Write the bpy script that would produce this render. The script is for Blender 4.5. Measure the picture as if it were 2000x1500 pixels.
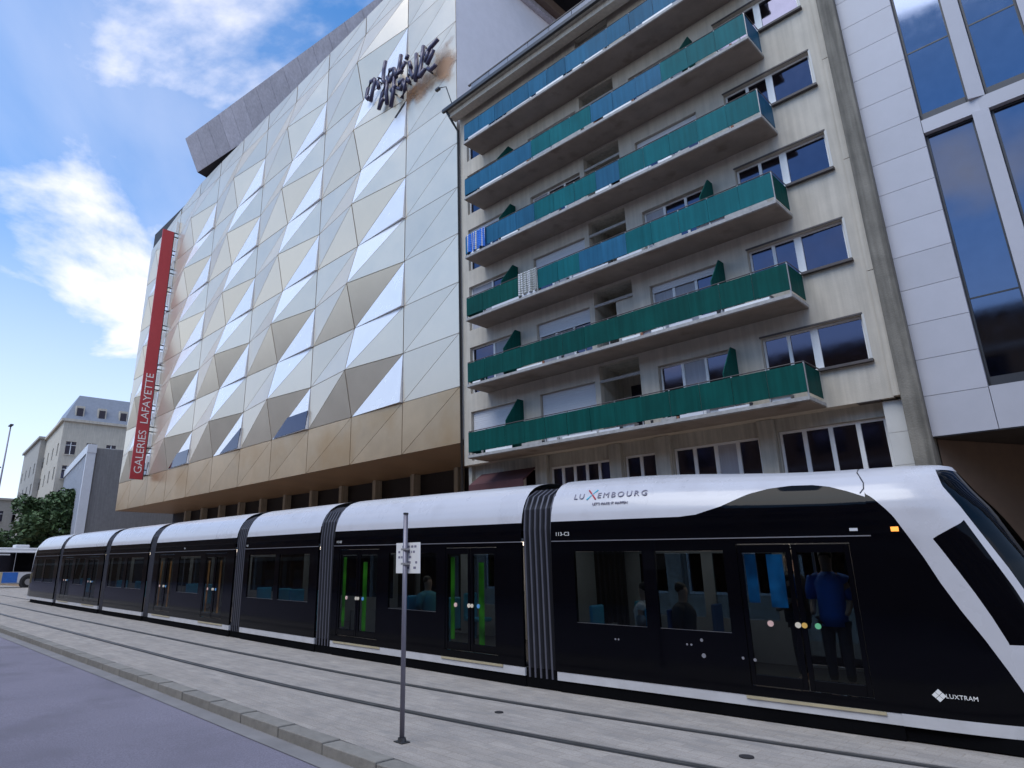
import bpy, bmesh, math, random
from mathutils import Vector, Matrix
random.seed(7)
for o in list(bpy.data.objects): bpy.data.objects.remove(o)
S = bpy.context.scene
COL = S.collection
rad = math.radians

# ---------------------------------------------------------------- camera
F_PX, PPX, PPY = 1274.73, 869.4, 720.55
YAW, PITCH, ROLL, CAM_H = 0.824426, 0.295034, -0.0046046, 1.82
fwd = Vector((-math.sin(YAW)*math.cos(PITCH), math.cos(YAW)*math.cos(PITCH), math.sin(PITCH)))
rgt = Vector((math.cos(YAW), math.sin(YAW), 0)); upv = rgt.cross(fwd)
r2 = math.cos(ROLL)*rgt + math.sin(ROLL)*upv; u2 = -math.sin(ROLL)*rgt + math.cos(ROLL)*upv
cam = bpy.data.cameras.new('camera'); camo = bpy.data.objects.new('camera', cam); COL.objects.link(camo)
mw = Matrix((r2, u2, -fwd)).transposed().to_4x4(); mw.translation = (0, 0, CAM_H)
camo.matrix_world = mw
cam.sensor_width = 36; cam.lens = F_PX/2000*36
cam.shift_x = (1000-PPX)/2000; cam.shift_y = -(750-PPY)/2000
cam.clip_start = .05; cam.clip_end = 3000
S.camera = camo

# ---------------------------------------------------------------- sky, sun, exposure
SUN_EL, SUN_AZ = 57, 182          # azimuth: compass angle the light comes from (0 = +Y, clockwise)
W = bpy.data.worlds.new('World'); S.world = W; W.use_nodes = True
nt = W.node_tree; nt.nodes.clear(); N = nt.nodes.new; L = nt.links.new
out = N('ShaderNodeOutputWorld'); bg = N('ShaderNodeBackground'); sky = N('ShaderNodeTexSky')
sky.sky_type = 'NISHITA'; sky.sun_disc = False; sky.sun_elevation = rad(SUN_EL); sky.sun_rotation = rad(SUN_AZ)
sky.air_density = 1.0; sky.dust_density = .6; sky.ozone_density = 2.2
tc = N('ShaderNodeTexCoord'); sep = N('ShaderNodeSeparateXYZ'); L(tc.outputs['Generated'], sep.inputs[0])
def wmath(op, a, b=None, clamp=False):
    m = N('ShaderNodeMath'); m.operation = op; m.use_clamp = clamp
    for i, q in enumerate((a, b)):
        if q is None: continue
        if isinstance(q, (int, float)): m.inputs[i].default_value = q
        else: L(q, m.inputs[i])
    return m.outputs[0]
zz = wmath('ADD', wmath('MAXIMUM', sep.outputs[2], 0.0), .16)
cx = wmath('DIVIDE', sep.outputs[0], zz); cy = wmath('DIVIDE', sep.outputs[1], zz)
cmb = N('ShaderNodeCombineXYZ'); L(cx, cmb.inputs[0]); L(cy, cmb.inputs[1])
def cloud(scale, rough, lo, hi, off, dist):
    mp = N('ShaderNodeMapping'); mp.inputs['Location'].default_value = off; L(cmb.outputs[0], mp.inputs[0])
    n = N('ShaderNodeTexNoise'); n.inputs['Scale'].default_value = scale; n.inputs['Detail'].default_value = 9
    n.inputs['Roughness'].default_value = rough; n.inputs['Distortion'].default_value = dist; L(mp.outputs[0], n.inputs['Vector'])
    r = N('ShaderNodeMapRange'); r.interpolation_type = 'SMOOTHSTEP'
    r.inputs[1].default_value = lo; r.inputs[2].default_value = hi; L(n.outputs[0], r.inputs[0]); return r.outputs[0]
c1 = cloud(1.15, .56, .495, .67, (2.6, 9.5, 0), .3)
c2 = wmath('MULTIPLY', cloud(.42, .5, .36, .66, (4.4, 3.9, 0), 1.1), .42)
hz = N('ShaderNodeMapRange'); hz.inputs[1].default_value = .04; hz.inputs[2].default_value = .5
hz.inputs[3].default_value = .75; hz.inputs[4].default_value = 0; L(sep.outputs[2], hz.inputs[0])
cl = wmath('MAXIMUM', wmath('MAXIMUM', c1, c2), hz.outputs[0])
sk = N('ShaderNodeMix'); sk.data_type = 'RGBA'; sk.blend_type = 'MULTIPLY'; sk.inputs[0].default_value = 1
L(sky.outputs[0], sk.inputs[6]); sk.inputs[7].default_value = (.56, 1.11, 1.50, 1)
mx = N('ShaderNodeMix'); mx.data_type = 'RGBA'; L(cl, mx.inputs[0]); L(sk.outputs[2], mx.inputs[6])
mx.inputs[7].default_value = (7.6, 7.4, 7.8, 1)
L(mx.outputs[2], bg.inputs[0]); bg.inputs[1].default_value = .115; L(bg.outputs[0], out.inputs[0])
sl = bpy.data.lights.new('sun', 'SUN'); sl.energy = 1.45; sl.angle = rad(40); sl.color = (1, .96, .9)
so = bpy.data.objects.new('sun', sl); COL.objects.link(so)
sd = Vector((math.sin(rad(SUN_AZ))*math.cos(rad(SUN_EL)), math.cos(rad(SUN_AZ))*math.cos(rad(SUN_EL)), math.sin(rad(SUN_EL))))
so.rotation_euler = sd.to_track_quat('Z', 'Y').to_euler(); so.location = (0, 0, 60)
S.view_settings.view_transform = 'Standard'; S.view_settings.look = 'None'
S.view_settings.gamma = 1; S.view_settings.use_curve_mapping = False
S.view_settings.exposure = .55
S.render.engine = 'CYCLES'
S.cycles.max_bounces = 7; S.cycles.transparent_max_bounces = 10

# ---------------------------------------------------------------- helpers
class MB:
    def __init__(s): s.v = []; s.f = []; s.m = []
    def poly(s, pts, m=0):
        i = len(s.v); s.v += [tuple(p) for p in pts]; s.f.append(list(range(i, i+len(pts)))); s.m.append(m); return s
    def box(s, x0, x1, y0, y1, z0, z1, m=0):
        i = len(s.v)
        s.v += [(x0,y0,z0),(x1,y0,z0),(x1,y1,z0),(x0,y1,z0),(x0,y0,z1),(x1,y0,z1),(x1,y1,z1),(x0,y1,z1)]
        for q in ((0,3,2,1),(4,5,6,7),(0,1,5,4),(1,2,6,5),(2,3,7,6),(3,0,4,7)):
            s.f.append([i+k for k in q]); s.m.append(m)
        return s
    def prism(s, front, back, m=0):
        n = len(front); i = len(s.v); s.v += [tuple(p) for p in front] + [tuple(p) for p in back]
        s.f.append(list(range(i, i+n))); s.m.append(m); s.f.append(list(range(i+2*n-1, i+n-1, -1))); s.m.append(m)
        for k in range(n):
            k2 = (k+1) % n; s.f.append([i+k, i+n+k, i+n+k2, i+k2]); s.m.append(m)
        return s
    def tube(s, pts, r, n=8, m=0, cap=True):
        pts = [Vector(p) for p in pts]; rs = r if isinstance(r, (list, tuple)) else [r]*len(pts); rings = []
        for k, p in enumerate(pts):
            d = (pts[min(k+1, len(pts)-1)] - pts[max(k-1, 0)]).normalized()
            a = d.cross(Vector((0, 0, 1)) if abs(d.z) < .9 else Vector((1, 0, 0))).normalized(); b = d.cross(a)
            i = len(s.v); rings.append(i)
            for j in range(n):
                t = 2*math.pi*j/n; s.v.append(tuple(p + a*math.cos(t)*rs[k] + b*math.sin(t)*rs[k]))
        for k in range(len(rings)-1):
            for j in range(n):
                j2 = (j+1) % n; s.f.append([rings[k]+j, rings[k]+j2, rings[k+1]+j2, rings[k+1]+j]); s.m.append(m)
        if cap:
            s.f.append([rings[0]+j for j in range(n)][::-1]); s.m.append(m); s.f.append([rings[-1]+j for j in range(n)]); s.m.append(m)
        return s
    def disc(s, c, ax, r, h, n=20, m=0):
        c = Vector(c); ax = Vector(ax).normalized(); return s.tube([c, c+ax*h], r, n, m)
    def wall(s, x0, x1, z0, z1, holes, y, depth, m=0, back=False, mr=None):
        xs = sorted({x0, x1, *[h[0] for h in holes], *[h[1] for h in holes]}); zs = sorted({z0, z1, *[h[2] for h in holes], *[h[3] for h in holes]})
        xs = [x for x in xs if x0 <= x <= x1]; zs = [z for z in zs if z0 <= z <= z1]
        def inside(x, z): return any(h[0] < x < h[1] and h[2] < z < h[3] for h in holes)
        for a, b in zip(xs, xs[1:]):
            for c, d in zip(zs, zs[1:]):
                if inside((a+b)/2, (c+d)/2): continue
                s.poly([(a,y,c),(b,y,c),(b,y,d),(a,y,d)], m)
                if back: s.poly([(a,y+depth,d),(b,y+depth,d),(b,y+depth,c),(a,y+depth,c)], m)
        mr = m if mr is None else mr
        for a, b, c, d in holes:
            e = y+depth
            s.poly([(a,y,c),(a,e,c),(b,e,c),(b,y,c)], mr); s.poly([(a,y,d),(b,y,d),(b,e,d),(a,e,d)], mr)
            s.poly([(a,y,c),(a,y,d),(a,e,d),(a,e,c)], mr); s.poly([(b,y,c),(b,e,c),(b,e,d),(b,y,d)], mr)
        if back:
            e = y+depth
            s.poly([(x0,y,z0),(x0,e,z0),(x1,e,z0),(x1,y,z0)], m); s.poly([(x0,y,z1),(x1,y,z1),(x1,e,z1),(x0,e,z1)], m)
            s.poly([(x0,y,z0),(x0,y,z1),(x0,e,z1),(x0,e,z0)], m); s.poly([(x1,y,z0),(x1,e,z0),(x1,e,z1),(x1,y,z1)], m)
        return s
    def build(s, name, mats, parent=None, smooth=False, bevel=0, mtx=None):
        me = bpy.data.meshes.new(name); me.from_pydata(s.v, [], s.f); me.update()
        for q in (mats if isinstance(mats, (list, tuple)) else [mats]): me.materials.append(q)
        if any(s.m): me.polygons.foreach_set('material_index', s.m)
        if smooth: me.polygons.foreach_set('use_smooth', [True]*len(me.polygons))
        o = bpy.data.objects.new(name, me); COL.objects.link(o)
        if parent: o.parent = parent
        if mtx is not None: o.matrix_basis = mtx
        if bevel:
            b = o.modifiers.new('bevel', 'BEVEL'); b.width = bevel; b.segments = 2; b.limit_method = 'ANGLE'
        return o
def tag(o, label=None, cat=None, group=None, kind=None):
    if label: o['label'] = label
    if cat: o['category'] = cat
    if group: o['group'] = group
    if kind: o['kind'] = kind
    return o
def empty(name, loc=(0, 0, 0), rz=0):
    o = bpy.data.objects.new(name, None); COL.objects.link(o); o.location = loc; o.rotation_euler = (0, 0, rz); o.empty_display_size = .3; return o
def share(o, name, parent, loc=None, mtx=None):
    c = bpy.data.objects.new(name, o.data); COL.objects.link(c); c.parent = parent
    if loc is not None: c.location = loc
    if mtx is not None: c.matrix_basis = mtx
    return c
def text(name, body, size, mat, parent, mtx, extrude=.004, spacing=1.0, align='LEFT', offset=0):
    cu = bpy.data.curves.new(name, 'FONT'); cu.body = body; cu.size = size; cu.extrude = extrude; cu.space_character = spacing
    cu.align_x = align; cu.offset = offset; cu.resolution_u = 3
    t = bpy.data.objects.new(name+'_c', cu); COL.objects.link(t)
    dg = bpy.context.evaluated_depsgraph_get(); me = bpy.data.meshes.new_from_object(t.evaluated_get(dg))
    bpy.data.objects.remove(t); me.materials.clear(); me.materials.append(mat)
    o = bpy.data.objects.new(name, me); COL.objects.link(o); o.parent = parent; o.matrix_basis = mtx; return o

# ---------------------------------------------------------------- materials
def mat(name, col, rough=.6, metal=0, var=.12, scale=3, bump=0, bscale=40, streak=0, spec=.5, coat=0, randobj=0, coord='Object', stretch=(1, 1, 1), dirt=None, joints=None, speck=0):
    m = bpy.data.materials.new(name); m.use_nodes = True; t = m.node_tree; n = t.nodes.new; l = t.links.new
    b = t.nodes['Principled BSDF']; b.inputs['Roughness'].default_value = rough; b.inputs['Metallic'].default_value = metal
    b.inputs['Specular IOR Level'].default_value = spec; b.inputs['Coat Weight'].default_value = coat; b.inputs['Coat Roughness'].default_value = .04
    tc = n('ShaderNodeTexCoord'); mp = n('ShaderNodeMapping'); mp.inputs['Scale'].default_value = stretch; l(tc.outputs[coord], mp.inputs[0])
    no = n('ShaderNodeTexNoise'); no.inputs['Scale'].default_value = scale; no.inputs['Detail'].default_value = 8; no.inputs['Roughness'].default_value = .62; l(mp.outputs[0], no.inputs['Vector'])
    mr = n('ShaderNodeMapRange'); mr.inputs[1].default_value = .3; mr.inputs[2].default_value = .7
    mr.inputs[3].default_value = 1-var; mr.inputs[4].default_value = 1+var; l(no.outputs[0], mr.inputs[0])
    val = mr.outputs[0]
    def mul(a, c):
        k = n('ShaderNodeMath'); k.operation = 'MULTIPLY'; l(a, k.inputs[0]); l(c, k.inputs[1]); return k.outputs[0]
    if streak:
        m2 = n('ShaderNodeMapping'); m2.inputs['Scale'].default_value = (5, 5, .25); l(tc.outputs[coord], m2.inputs[0])
        n2 = n('ShaderNodeTexNoise'); n2.inputs['Scale'].default_value = 1.6; n2.inputs['Detail'].default_value = 6; l(m2.outputs[0], n2.inputs['Vector'])
        r2 = n('ShaderNodeMapRange'); r2.inputs[1].default_value = .35; r2.inputs[2].default_value = .65
        r2.inputs[3].default_value = 1-streak; r2.inputs[4].default_value = 1.04; l(n2.outputs[0], r2.inputs[0]); val = mul(val, r2.outputs[0])
    if speck:
        n5 = n('ShaderNodeTexNoise'); n5.inputs['Scale'].default_value = 55; n5.inputs['Detail'].default_value = 3; n5.inputs['Roughness'].default_value = .8; l(tc.outputs[coord], n5.inputs['Vector'])
        r5 = n('ShaderNodeMapRange'); r5.inputs[1].default_value = .3; r5.inputs[2].default_value = .7; r5.inputs[3].default_value = 1-speck; r5.inputs[4].default_value = 1+speck; l(n5.outputs[0], r5.inputs[0]); val = mul(val, r5.outputs[0])
    if randobj:
        oi = n('ShaderNodeObjectInfo'); r3 = n('ShaderNodeMapRange'); r3.inputs[3].default_value = 1-randobj; r3.inputs[4].default_value = 1+randobj
        l(oi.outputs['Random'], r3.inputs[0]); val = mul(val, r3.outputs[0])
    vm = n('ShaderNodeVectorMath'); vm.operation = 'SCALE'; vm.inputs[0].default_value = col[:3]; l(val, vm.inputs['Scale'])
    csock = vm.outputs[0]
    if joints:
        br = n('ShaderNodeTexBrick'); br.inputs['Scale'].default_value = 1; br.inputs['Brick Width'].default_value = joints[0]; br.inputs['Row Height'].default_value = joints[1]
        br.inputs['Mortar Size'].default_value = .008; br.inputs['Color1'].default_value = (1, 1, 1, 1); br.inputs['Color2'].default_value = (.84, .84, .85, 1); br.inputs['Mortar'].default_value = (.75, .73, .71, 1); l(tc.outputs[coord], br.inputs['Vector'])
        jm = n('ShaderNodeMix'); jm.data_type = 'RGBA'; jm.blend_type = 'MULTIPLY'; jm.inputs[0].default_value = .8; l(csock, jm.inputs[6]); l(br.outputs[0], jm.inputs[7]); csock = jm.outputs[2]
    if dirt:   # (colour, lo, hi, scale)
        n4 = n('ShaderNodeTexNoise'); n4.inputs['Scale'].default_value = dirt[3]; n4.inputs['Detail'].default_value = 6; l(mp.outputs[0], n4.inputs['Vector'])
        r4 = n('ShaderNodeMapRange'); r4.inputs[1].default_value = dirt[1]; r4.inputs[2].default_value = dirt[2]; l(n4.outputs[0], r4.inputs[0])
        mxx = n('ShaderNodeMix'); mxx.data_type = 'RGBA'; l(r4.outputs[0], mxx.inputs[0]); l(csock, mxx.inputs[6]); mxx.inputs[7].default_value = (*dirt[0], 1); csock = mxx.outputs[2]
    l(csock, b.inputs['Base Color'])
    rr = n('ShaderNodeMapRange'); rr.inputs[3].default_value = max(rough-.06, .01); rr.inputs[4].default_value = rough+.08; l(no.outputs[0], rr.inputs[0]); l(rr.outputs[0], b.inputs['Roughness'])
    if bump:
        nb = n('ShaderNodeTexNoise'); nb.inputs['Scale'].default_value = bscale; nb.inputs['Detail'].default_value = 5; l(mp.outputs[0], nb.inputs['Vector'])
        bp = n('ShaderNodeBump'); bp.inputs['Strength'].default_value = bump; bp.inputs['Distance'].default_value = .02; l(nb.outputs[0], bp.inputs['Height']); l(bp.outputs[0], b.inputs['Normal'])
    return m
def emis(name, col, st):
    m = bpy.data.materials.new(name); m.use_nodes = True; b = m.node_tree.nodes['Principled BSDF']
    b.inputs['Base Color'].default_value = (*[c*.5 for c in col], 1); b.inputs['Emission Color'].default_value = (*col, 1); b.inputs['Emission Strength'].default_value = st; return m
def glow(name, col, st):
    m = emis(name, col, st); t = m.node_tree; n = t.nodes.new; l = t.links.new; b = t.nodes['Principled BSDF']
    tc = n('ShaderNodeTexCoord'); no = n('ShaderNodeTexNoise'); no.inputs['Scale'].default_value = 3.2; no.inputs['Detail'].default_value = 4; l(tc.outputs['Object'], no.inputs['Vector'])
    r = n('ShaderNodeMapRange'); r.inputs[1].default_value = .35; r.inputs[2].default_value = .7; r.inputs[3].default_value = st*.18; r.inputs[4].default_value = st*1.2; l(no.outputs[0], r.inputs[0]); l(r.outputs[0], b.inputs['Emission Strength']); return m
def glass(name, tint, rough=.02, refl=1.0):
    m = bpy.data.materials.new(name); m.use_nodes = True; t = m.node_tree; n = t.nodes.new; l = t.links.new
    for q in list(t.nodes): t.nodes.remove(q)
    o = n('ShaderNodeOutputMaterial'); mx = n('ShaderNodeMixShader'); tr = n('ShaderNodeBsdfTransparent'); gl = n('ShaderNodeBsdfGlossy'); fr = n('ShaderNodeFresnel')
    fr.inputs[0].default_value = 1.5; tr.inputs[0].default_value = (*tint, 1); gl.inputs['Roughness'].default_value = rough; gl.inputs[0].default_value = (refl, refl, refl, 1)
    ge = n('ShaderNodeNewGeometry'); iv = n('ShaderNodeMath'); iv.operation = 'SUBTRACT'; iv.inputs[0].default_value = 1; l(ge.outputs['Backfacing'], iv.inputs[1])
    fm = n('ShaderNodeMath'); fm.operation = 'MULTIPLY'; l(fr.outputs[0], fm.inputs[0]); l(iv.outputs[0], fm.inputs[1]); l(fm.outputs[0], mx.inputs[0]); l(tr.outputs[0], mx.inputs[1]); l(gl.outputs[0], mx.inputs[2]); l(mx.outputs[0], o.inputs[0]); return m
M = dict(
 asphalt=mat('asphalt', (.20, .185, .235), .9, var=.12, scale=.3, bump=.6, bscale=160, dirt=((.15, .14, .175), .5, .75, .8), speck=.28),
 bed=mat('track_bed_stone', (.345, .31, .28), .85, var=.13, scale=1.1, bump=.5, bscale=26, stretch=(1, 2.2, 1), dirt=((.23, .215, .205), .5, .8, 2.3), joints=(.34, .17), speck=.18),
 walk=mat('pavement', (.27, .185, .12), .85, var=.12, scale=1, bump=.3, bscale=30),
 kerb=mat('kerb_granite', (.21, .195, .175), .8, var=.18, scale=6, bump=.3, bscale=60, randobj=.12),
 gutter=mat('gutter_concrete', (.2, .19, .19), .85, var=.15, scale=2),
 steel=mat('rail_steel', (.16, .155, .15), .4, .7, var=.25, scale=4),
 rubber=mat('rail_rubber', (.03, .03, .033), .8, var=.2),
 champ=mat('champagne_aluminium', (.745, .635, .50), .33, .55, var=.03, scale=.8, randobj=.07),
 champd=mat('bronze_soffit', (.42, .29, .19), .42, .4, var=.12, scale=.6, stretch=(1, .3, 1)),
 gold=mat('gold_fascia', (.50, .35, .21), .33, .55, var=.1, scale=.7, randobj=.06, dirt=((.42, .25, .11), .5, .78, .3)),  # brown reflection of the opposite block put into base colour and blotches
 whiteglass=mat('white_glass', (.90, .885, .89), .25, .2, var=.03, scale=1, randobj=.05),  # glass leaves, also painted sky brightness on upward folds
 rust=mat('rust_stain', (.45, .25, .14), .6, .2, var=.25, scale=2.5),  # brown of a reflection as a surface colour
 zinc=mat('zinc_fascia', (.52, .49, .53), .42, .45, var=.10, scale=1.2, randobj=.09, streak=.15),
 dark=mat('dark_recess', (.025, .022, .025), .7, var=.2),
 sidewall=mat('white_render', (.76, .73, .76), .8, var=.04, scale=2, bump=.1),
 red=mat('sign_red', (.42, .035, .045), .4, var=.04),
 white=mat('white_paint', (.78, .77, .76), .45, var=.05),
 purple=mat('purple_letters', (.05, .042, .085), .35, .2, var=.1),
 plaster=mat('cream_plaster', (.53, .475, .40), .88, var=.08, scale=1.4, bump=.25, bscale=35, streak=.12),
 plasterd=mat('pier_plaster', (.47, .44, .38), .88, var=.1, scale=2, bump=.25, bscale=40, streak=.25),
 pil=mat('pale_cladding', (.56, .545, .52), .7, var=.05, scale=2),
 slab=mat('balcony_concrete', (.25, .21, .18), .85, var=.15, scale=1.6, bump=.25, bscale=40, dirt=((.13, .09, .065), .56, .78, 1.1)),
 slabedge=mat('slab_edge', (.36, .345, .33), .8, var=.22, scale=5, bump=.3),
 green=mat('green_panel', (.002, .066, .056), .6, var=.12, scale=1.2, streak=.25, randobj=.10, spec=.1),
 teal=mat('teal_glass_panel', (.006, .115, .13), .45, var=.12, scale=.9, streak=.2, randobj=.12, spec=.1),
 tealblue=mat('blue_glass_panel', (.02, .11, .20), .4, var=.12, scale=.9, streak=.2, randobj=.12, spec=.12),  # teal glass with the sky's blue reflection put into its colour
 rail=mat('grey_rail', (.35, .34, .34), .45, .4, var=.08),
 greyglass=mat('grey_panel', (.22, .225, .26), .2, var=.08, randobj=.08),
 pane=mat('dark_window_glass', (.075, .075, .11), .03, 1, var=.06),
 pane2=mat('coated_glass', (.11, .13, .185), .02, 1, var=.04),
 tpane=mat('far_glass', (.03, .03, .035), .1, var=.1),
 curtain=mat('curtain', (.36, .36, .4), .9, var=.1, scale=6, stretch=(4, 1, .2)),
 shutter=mat('roller_shutter', (.60, .60, .63), .6, var=.05, scale=8, stretch=(.2, 1, 6)),
 sill=mat('dark_sill', (.075, .062, .06), .6, var=.15),
 awn=mat('dark_red_awning', (.085, .03, .032), .8, var=.2, scale=2),
 concrete=mat('stained_concrete', (.20, .18, .15), .9, var=.22, scale=1.6, bump=.5, bscale=22, streak=.4),
 cladding=mat('white_cladding', (.44, .43, .465), .5, var=.04, scale=1.5, randobj=.05),
 bronze=mat('brown_wall', (.13, .085, .06), .55, var=.12),
 frame=mat('dark_frame', (.05, .05, .055), .4, .4, var=.1),
 tblack=mat('tram_black', (.002, .002, .0035), .05, var=.15, spec=.12, scale=.8),
 twhite=mat('tram_white', (.52, .515, .555), .27, var=.03, coat=.2, scale=1, dirt=((.43, .42, .45), .5, .8, 1.6)),
 tskirt=mat('tram_skirt', (.50, .495, .52), .35, var=.1, scale=3),
 tdark=mat('tram_underframe', (.004, .004, .005), .95, var=.2, spec=.05),  # near black, holds the shadow below the skirt as colour
 bell=mat('bellows_rubber', (.075, .075, .10), .55, var=.15),
 belld=mat('bellows_fold', (.012, .012, .018), .6, var=.15),
 tgold=mat('threshold_gold', (.52, .45, .30), .4, .3, var=.15),
 silver=mat('silver_trim', (.42, .42, .46), .3, .7, var=.05),
 seat=mat('seat_blue', (.06, .36, .55), .6, var=.15, scale=6),
 seatd=mat('seat_navy', (.04, .10, .26), .6, var=.15, scale=6),
 inner=mat('tram_lining', (.30, .31, .33), .5, var=.08),
 floor_=mat('tram_floor', (.07, .07, .075), .6, var=.1),
 tglass=glass('tram_glass', (.42, .48, .53), .01, .35),
 wglass=glass('windshield_glass', (.05, .08, .08), .02, .55),
 orange=emis('marker_lamp', (1, .35, .06), 1.0),
 ledg=glow('led_green', (.10, .50, .03), .30), ledo=glow('led_orange', (.9, .36, .10), .22), ledb=glow('led_blue', (.03, .33, .80), .26),
 screen_ledg=mat('green_screen', (.05, .30, .03), .3), screen_ledo=mat('amber_screen', (.30, .14, .05), .3), screen_ledb=mat('blue_screen', (.02, .16, .5), .3),
 lamp=emis('warm_lamp', (1, .85, .7), 2.2),
 btn=mat('button_cream', (.7, .62, .5), .4), btno=mat('button_amber', (.7, .42, .1), .4), btng=mat('button_green', (.15, .5, .25), .4), btnb=mat('button_blue', (.1, .3, .6), .4), btnr=mat('button_pink', (.75, .5, .45), .4),
 cyan=mat('cyan_print', (.08, .45, .6), .5), slate=mat('slate_print', (.2, .19, .26), .5),
 post=mat('galvanised_post', (.20, .19, .23), .45, .5, var=.12),
 bark=mat('bark', (.07, .055, .04), .9, var=.25, scale=6), leaf=mat('leaves', (.05, .085, .03), .7, var=.4, scale=.9), leaf2=mat('leaves_light', (.075, .13, .045), .7, var=.35, scale=1.2),
 beige=mat('beige_stone', (.52, .465, .385), .85, var=.08, scale=1.2, streak=.12), beiged=mat('grey_stone', (.36, .335, .30), .85, var=.1), roof=mat('zinc_roof', (.22, .24, .28), .5, .3, var=.1),
 greyc=mat('grey_concrete', (.20, .195, .20), .85, var=.1, streak=.15), fin=mat('pale_fin', (.62, .63, .67), .5, var=.05),
 bus_w=mat('bus_white', (.68, .68, .70), .35, var=.03), bus_b=mat('bus_blue', (.03, .16, .55), .4), bus_y=mat('bus_sand', (.55, .45, .26), .4), tyre=mat('tyre', (.015, .015, .016), .8),
 skin=mat('skin', (.42, .26, .19), .6), hair=mat('hair', (.02, .015, .012), .6), c_blue=mat('blue_cloth', (.03, .16, .6), .8), c_white=mat('white_cloth', (.6, .58, .55), .8), c_dark=mat('dark_cloth', (.02, .02, .025), .8), c_teal=mat('teal_cloth', (.08, .3, .36), .8),
 laundry=mat('grey_laundry', (.30, .31, .29), .9, var=.2, scale=5), terracotta=mat('terracotta', (.30, .12, .07), .8), mirror_block=mat('office_brick', (.24, .15, .09), .85, var=.12, scale=.5),
)

# ---------------------------------------------------------------- ground (the street falls gently to the right)
def g(x):
    x = max(-60, min(12, x)); return -.012*(x+13) if x > -13 else -.006*(x+13)
def strip(name, xs, ya, yb, dz, m, kind='structure', parent=None, yn=1):
    b = MB(); ya_ = ya if callable(ya) else (lambda x: ya); yb_ = yb if callable(yb) else (lambda x: yb)
    for a, c in zip(xs, xs[1:]): b.poly([(a, ya_(a), g(a)+dz), (c, ya_(c), g(c)+dz), (c, yb_(c), g(c)+dz), (a, yb_(a), g(a)+dz)])
    o = b.build(name, m, parent)
    if kind and not parent: tag(o, kind=kind)
    return o
XS = [-900, -300, -150, -90, -60, -50, -40, -32, -26, -21, -17, -15, -13, -11, -9, -7, -5, -3, -1, 1, 4, 8, 12, 30, 120, 600]
KY = 4.70
strip('ground', XS, -700, 700, -.16, M['asphalt'])
strip('road', XS, -9, KY-.14, -.12, M['asphalt'])
strip('track_bed', XS, KY+.12, 14.2, 0, M['bed'])
strip('pavement', XS, 14.2, 60, .004, M['walk'])
strip('gutter', XS, KY-.40, KY-.13, -.112, M['gutter'])
kerb = tag(empty('kerb', (0, 0, 0)), kind='structure')
kx = -62.0; ks = None
while kx < 10:
    if ks is None:
        ks = MB().box(0, .985, 0, .25, -.17, .006).build('kerb_stone', M['kerb'], kerb, bevel=.012)
        ks.location = (kx, KY-.13, g(kx))
    else:
        c = share(ks, 'kerb_stone', kerb, (kx, KY-.13+random.uniform(-.004, .004), g(kx+.5)))
        bm_ = c.modifiers.new('bevel', 'BEVEL'); bm_.width = .012; bm_.segments = 2
    kx += 1.0
def interp(tab, x):
    if x <= tab[0][0]: return tab[0][1]
    for (a, b), (c, d) in zip(tab, tab[1:]):
        if x <= c: return b+(d-b)*(x-a)/(c-a)
    return tab[-1][1]
def smooth_tab(tab, w=1.6):
    def f(x): return sum(interp(tab, x+w*k/3) for k in range(-3, 4))/7
    return f
near = smooth_tab([(-140, 6.0), (-60, 5.75), (-32, 5.75), (-19.5, 5.84), (-13.2, 5.87), (-9.8, 6.07), (-7.6, 6.30), (-5.9, 6.55), (-4.6, 6.76), (-3.7, 6.94), (-1, 7.45), (4, 8.7), (12, 11)])
RX = [-140, -100, -70, -50, -40, -32] + [-30+.8*k for k in range(50)]
def rail(name, fn):
    strip(name, RX, lambda x: fn(x)-.075, lambda x: fn(x)-.028, .006, M['rubber'])
    b = MB()
    for a, c in zip(RX, RX[1:]):
        for (p, q, z1) in ((-.028, .03, .008), (.066, .082, .008)):
            b.poly([(a, fn(a)+p, g(a)+z1), (c, fn(c)+p, g(c)+z1), (c, fn(c)+q, g(c)+z1), (a, fn(a)+q, g(a)+z1)], 0)
        b.poly([(a, fn(a)+.03, g(a)+.003), (c, fn(c)+.03, g(c)+.003), (c, fn(c)+.066, g(c)+.003), (a, fn(a)+.066, g(a)+.003)], 1)
    tag(b.build('rail_head', [M['steel'], M['rubber']]), kind='structure')
rail('rail_joint', near); rail('rail_joint', lambda x: near(x)+1.45)
# the tram's own track follows the tram (defined below)
P = [(-1.3, 9.75), (-7.4, 8.94), (-13.4, 8.6), (-17.75, 8.6), (-24.7, 8.65), (-29.6, 8.6), (-36.5, 8.55), (-42.4, 8.5)]
tr = smooth_tab([(-140, 8.0), (-42.4, 8.5), (-24.7, 8.65), (-13.4, 8.6), (-7.4, 8.94), (-1.3, 9.75), (4, 10.9), (12, 13)])
rail('rail_joint', lambda x: tr(x)+.60); rail('rail_joint', lambda x: tr(x)+2.03)
for (x, y, rx, ry) in ((-6.75, 7.21, .06, .10), (-3.57, 7.61, .075, .12)):
    b = MB(); b.tube([(x, y, g(x)+.001), (x, y, g(x)+.012)], rx, 18); tag(b.build('drain_cover', M['dark']), 'small round dark drain cover between the rails '+('below the tram bellows' if x < -5 else 'at lower right of the track'), 'drain cover', 'drain covers in the track')

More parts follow.
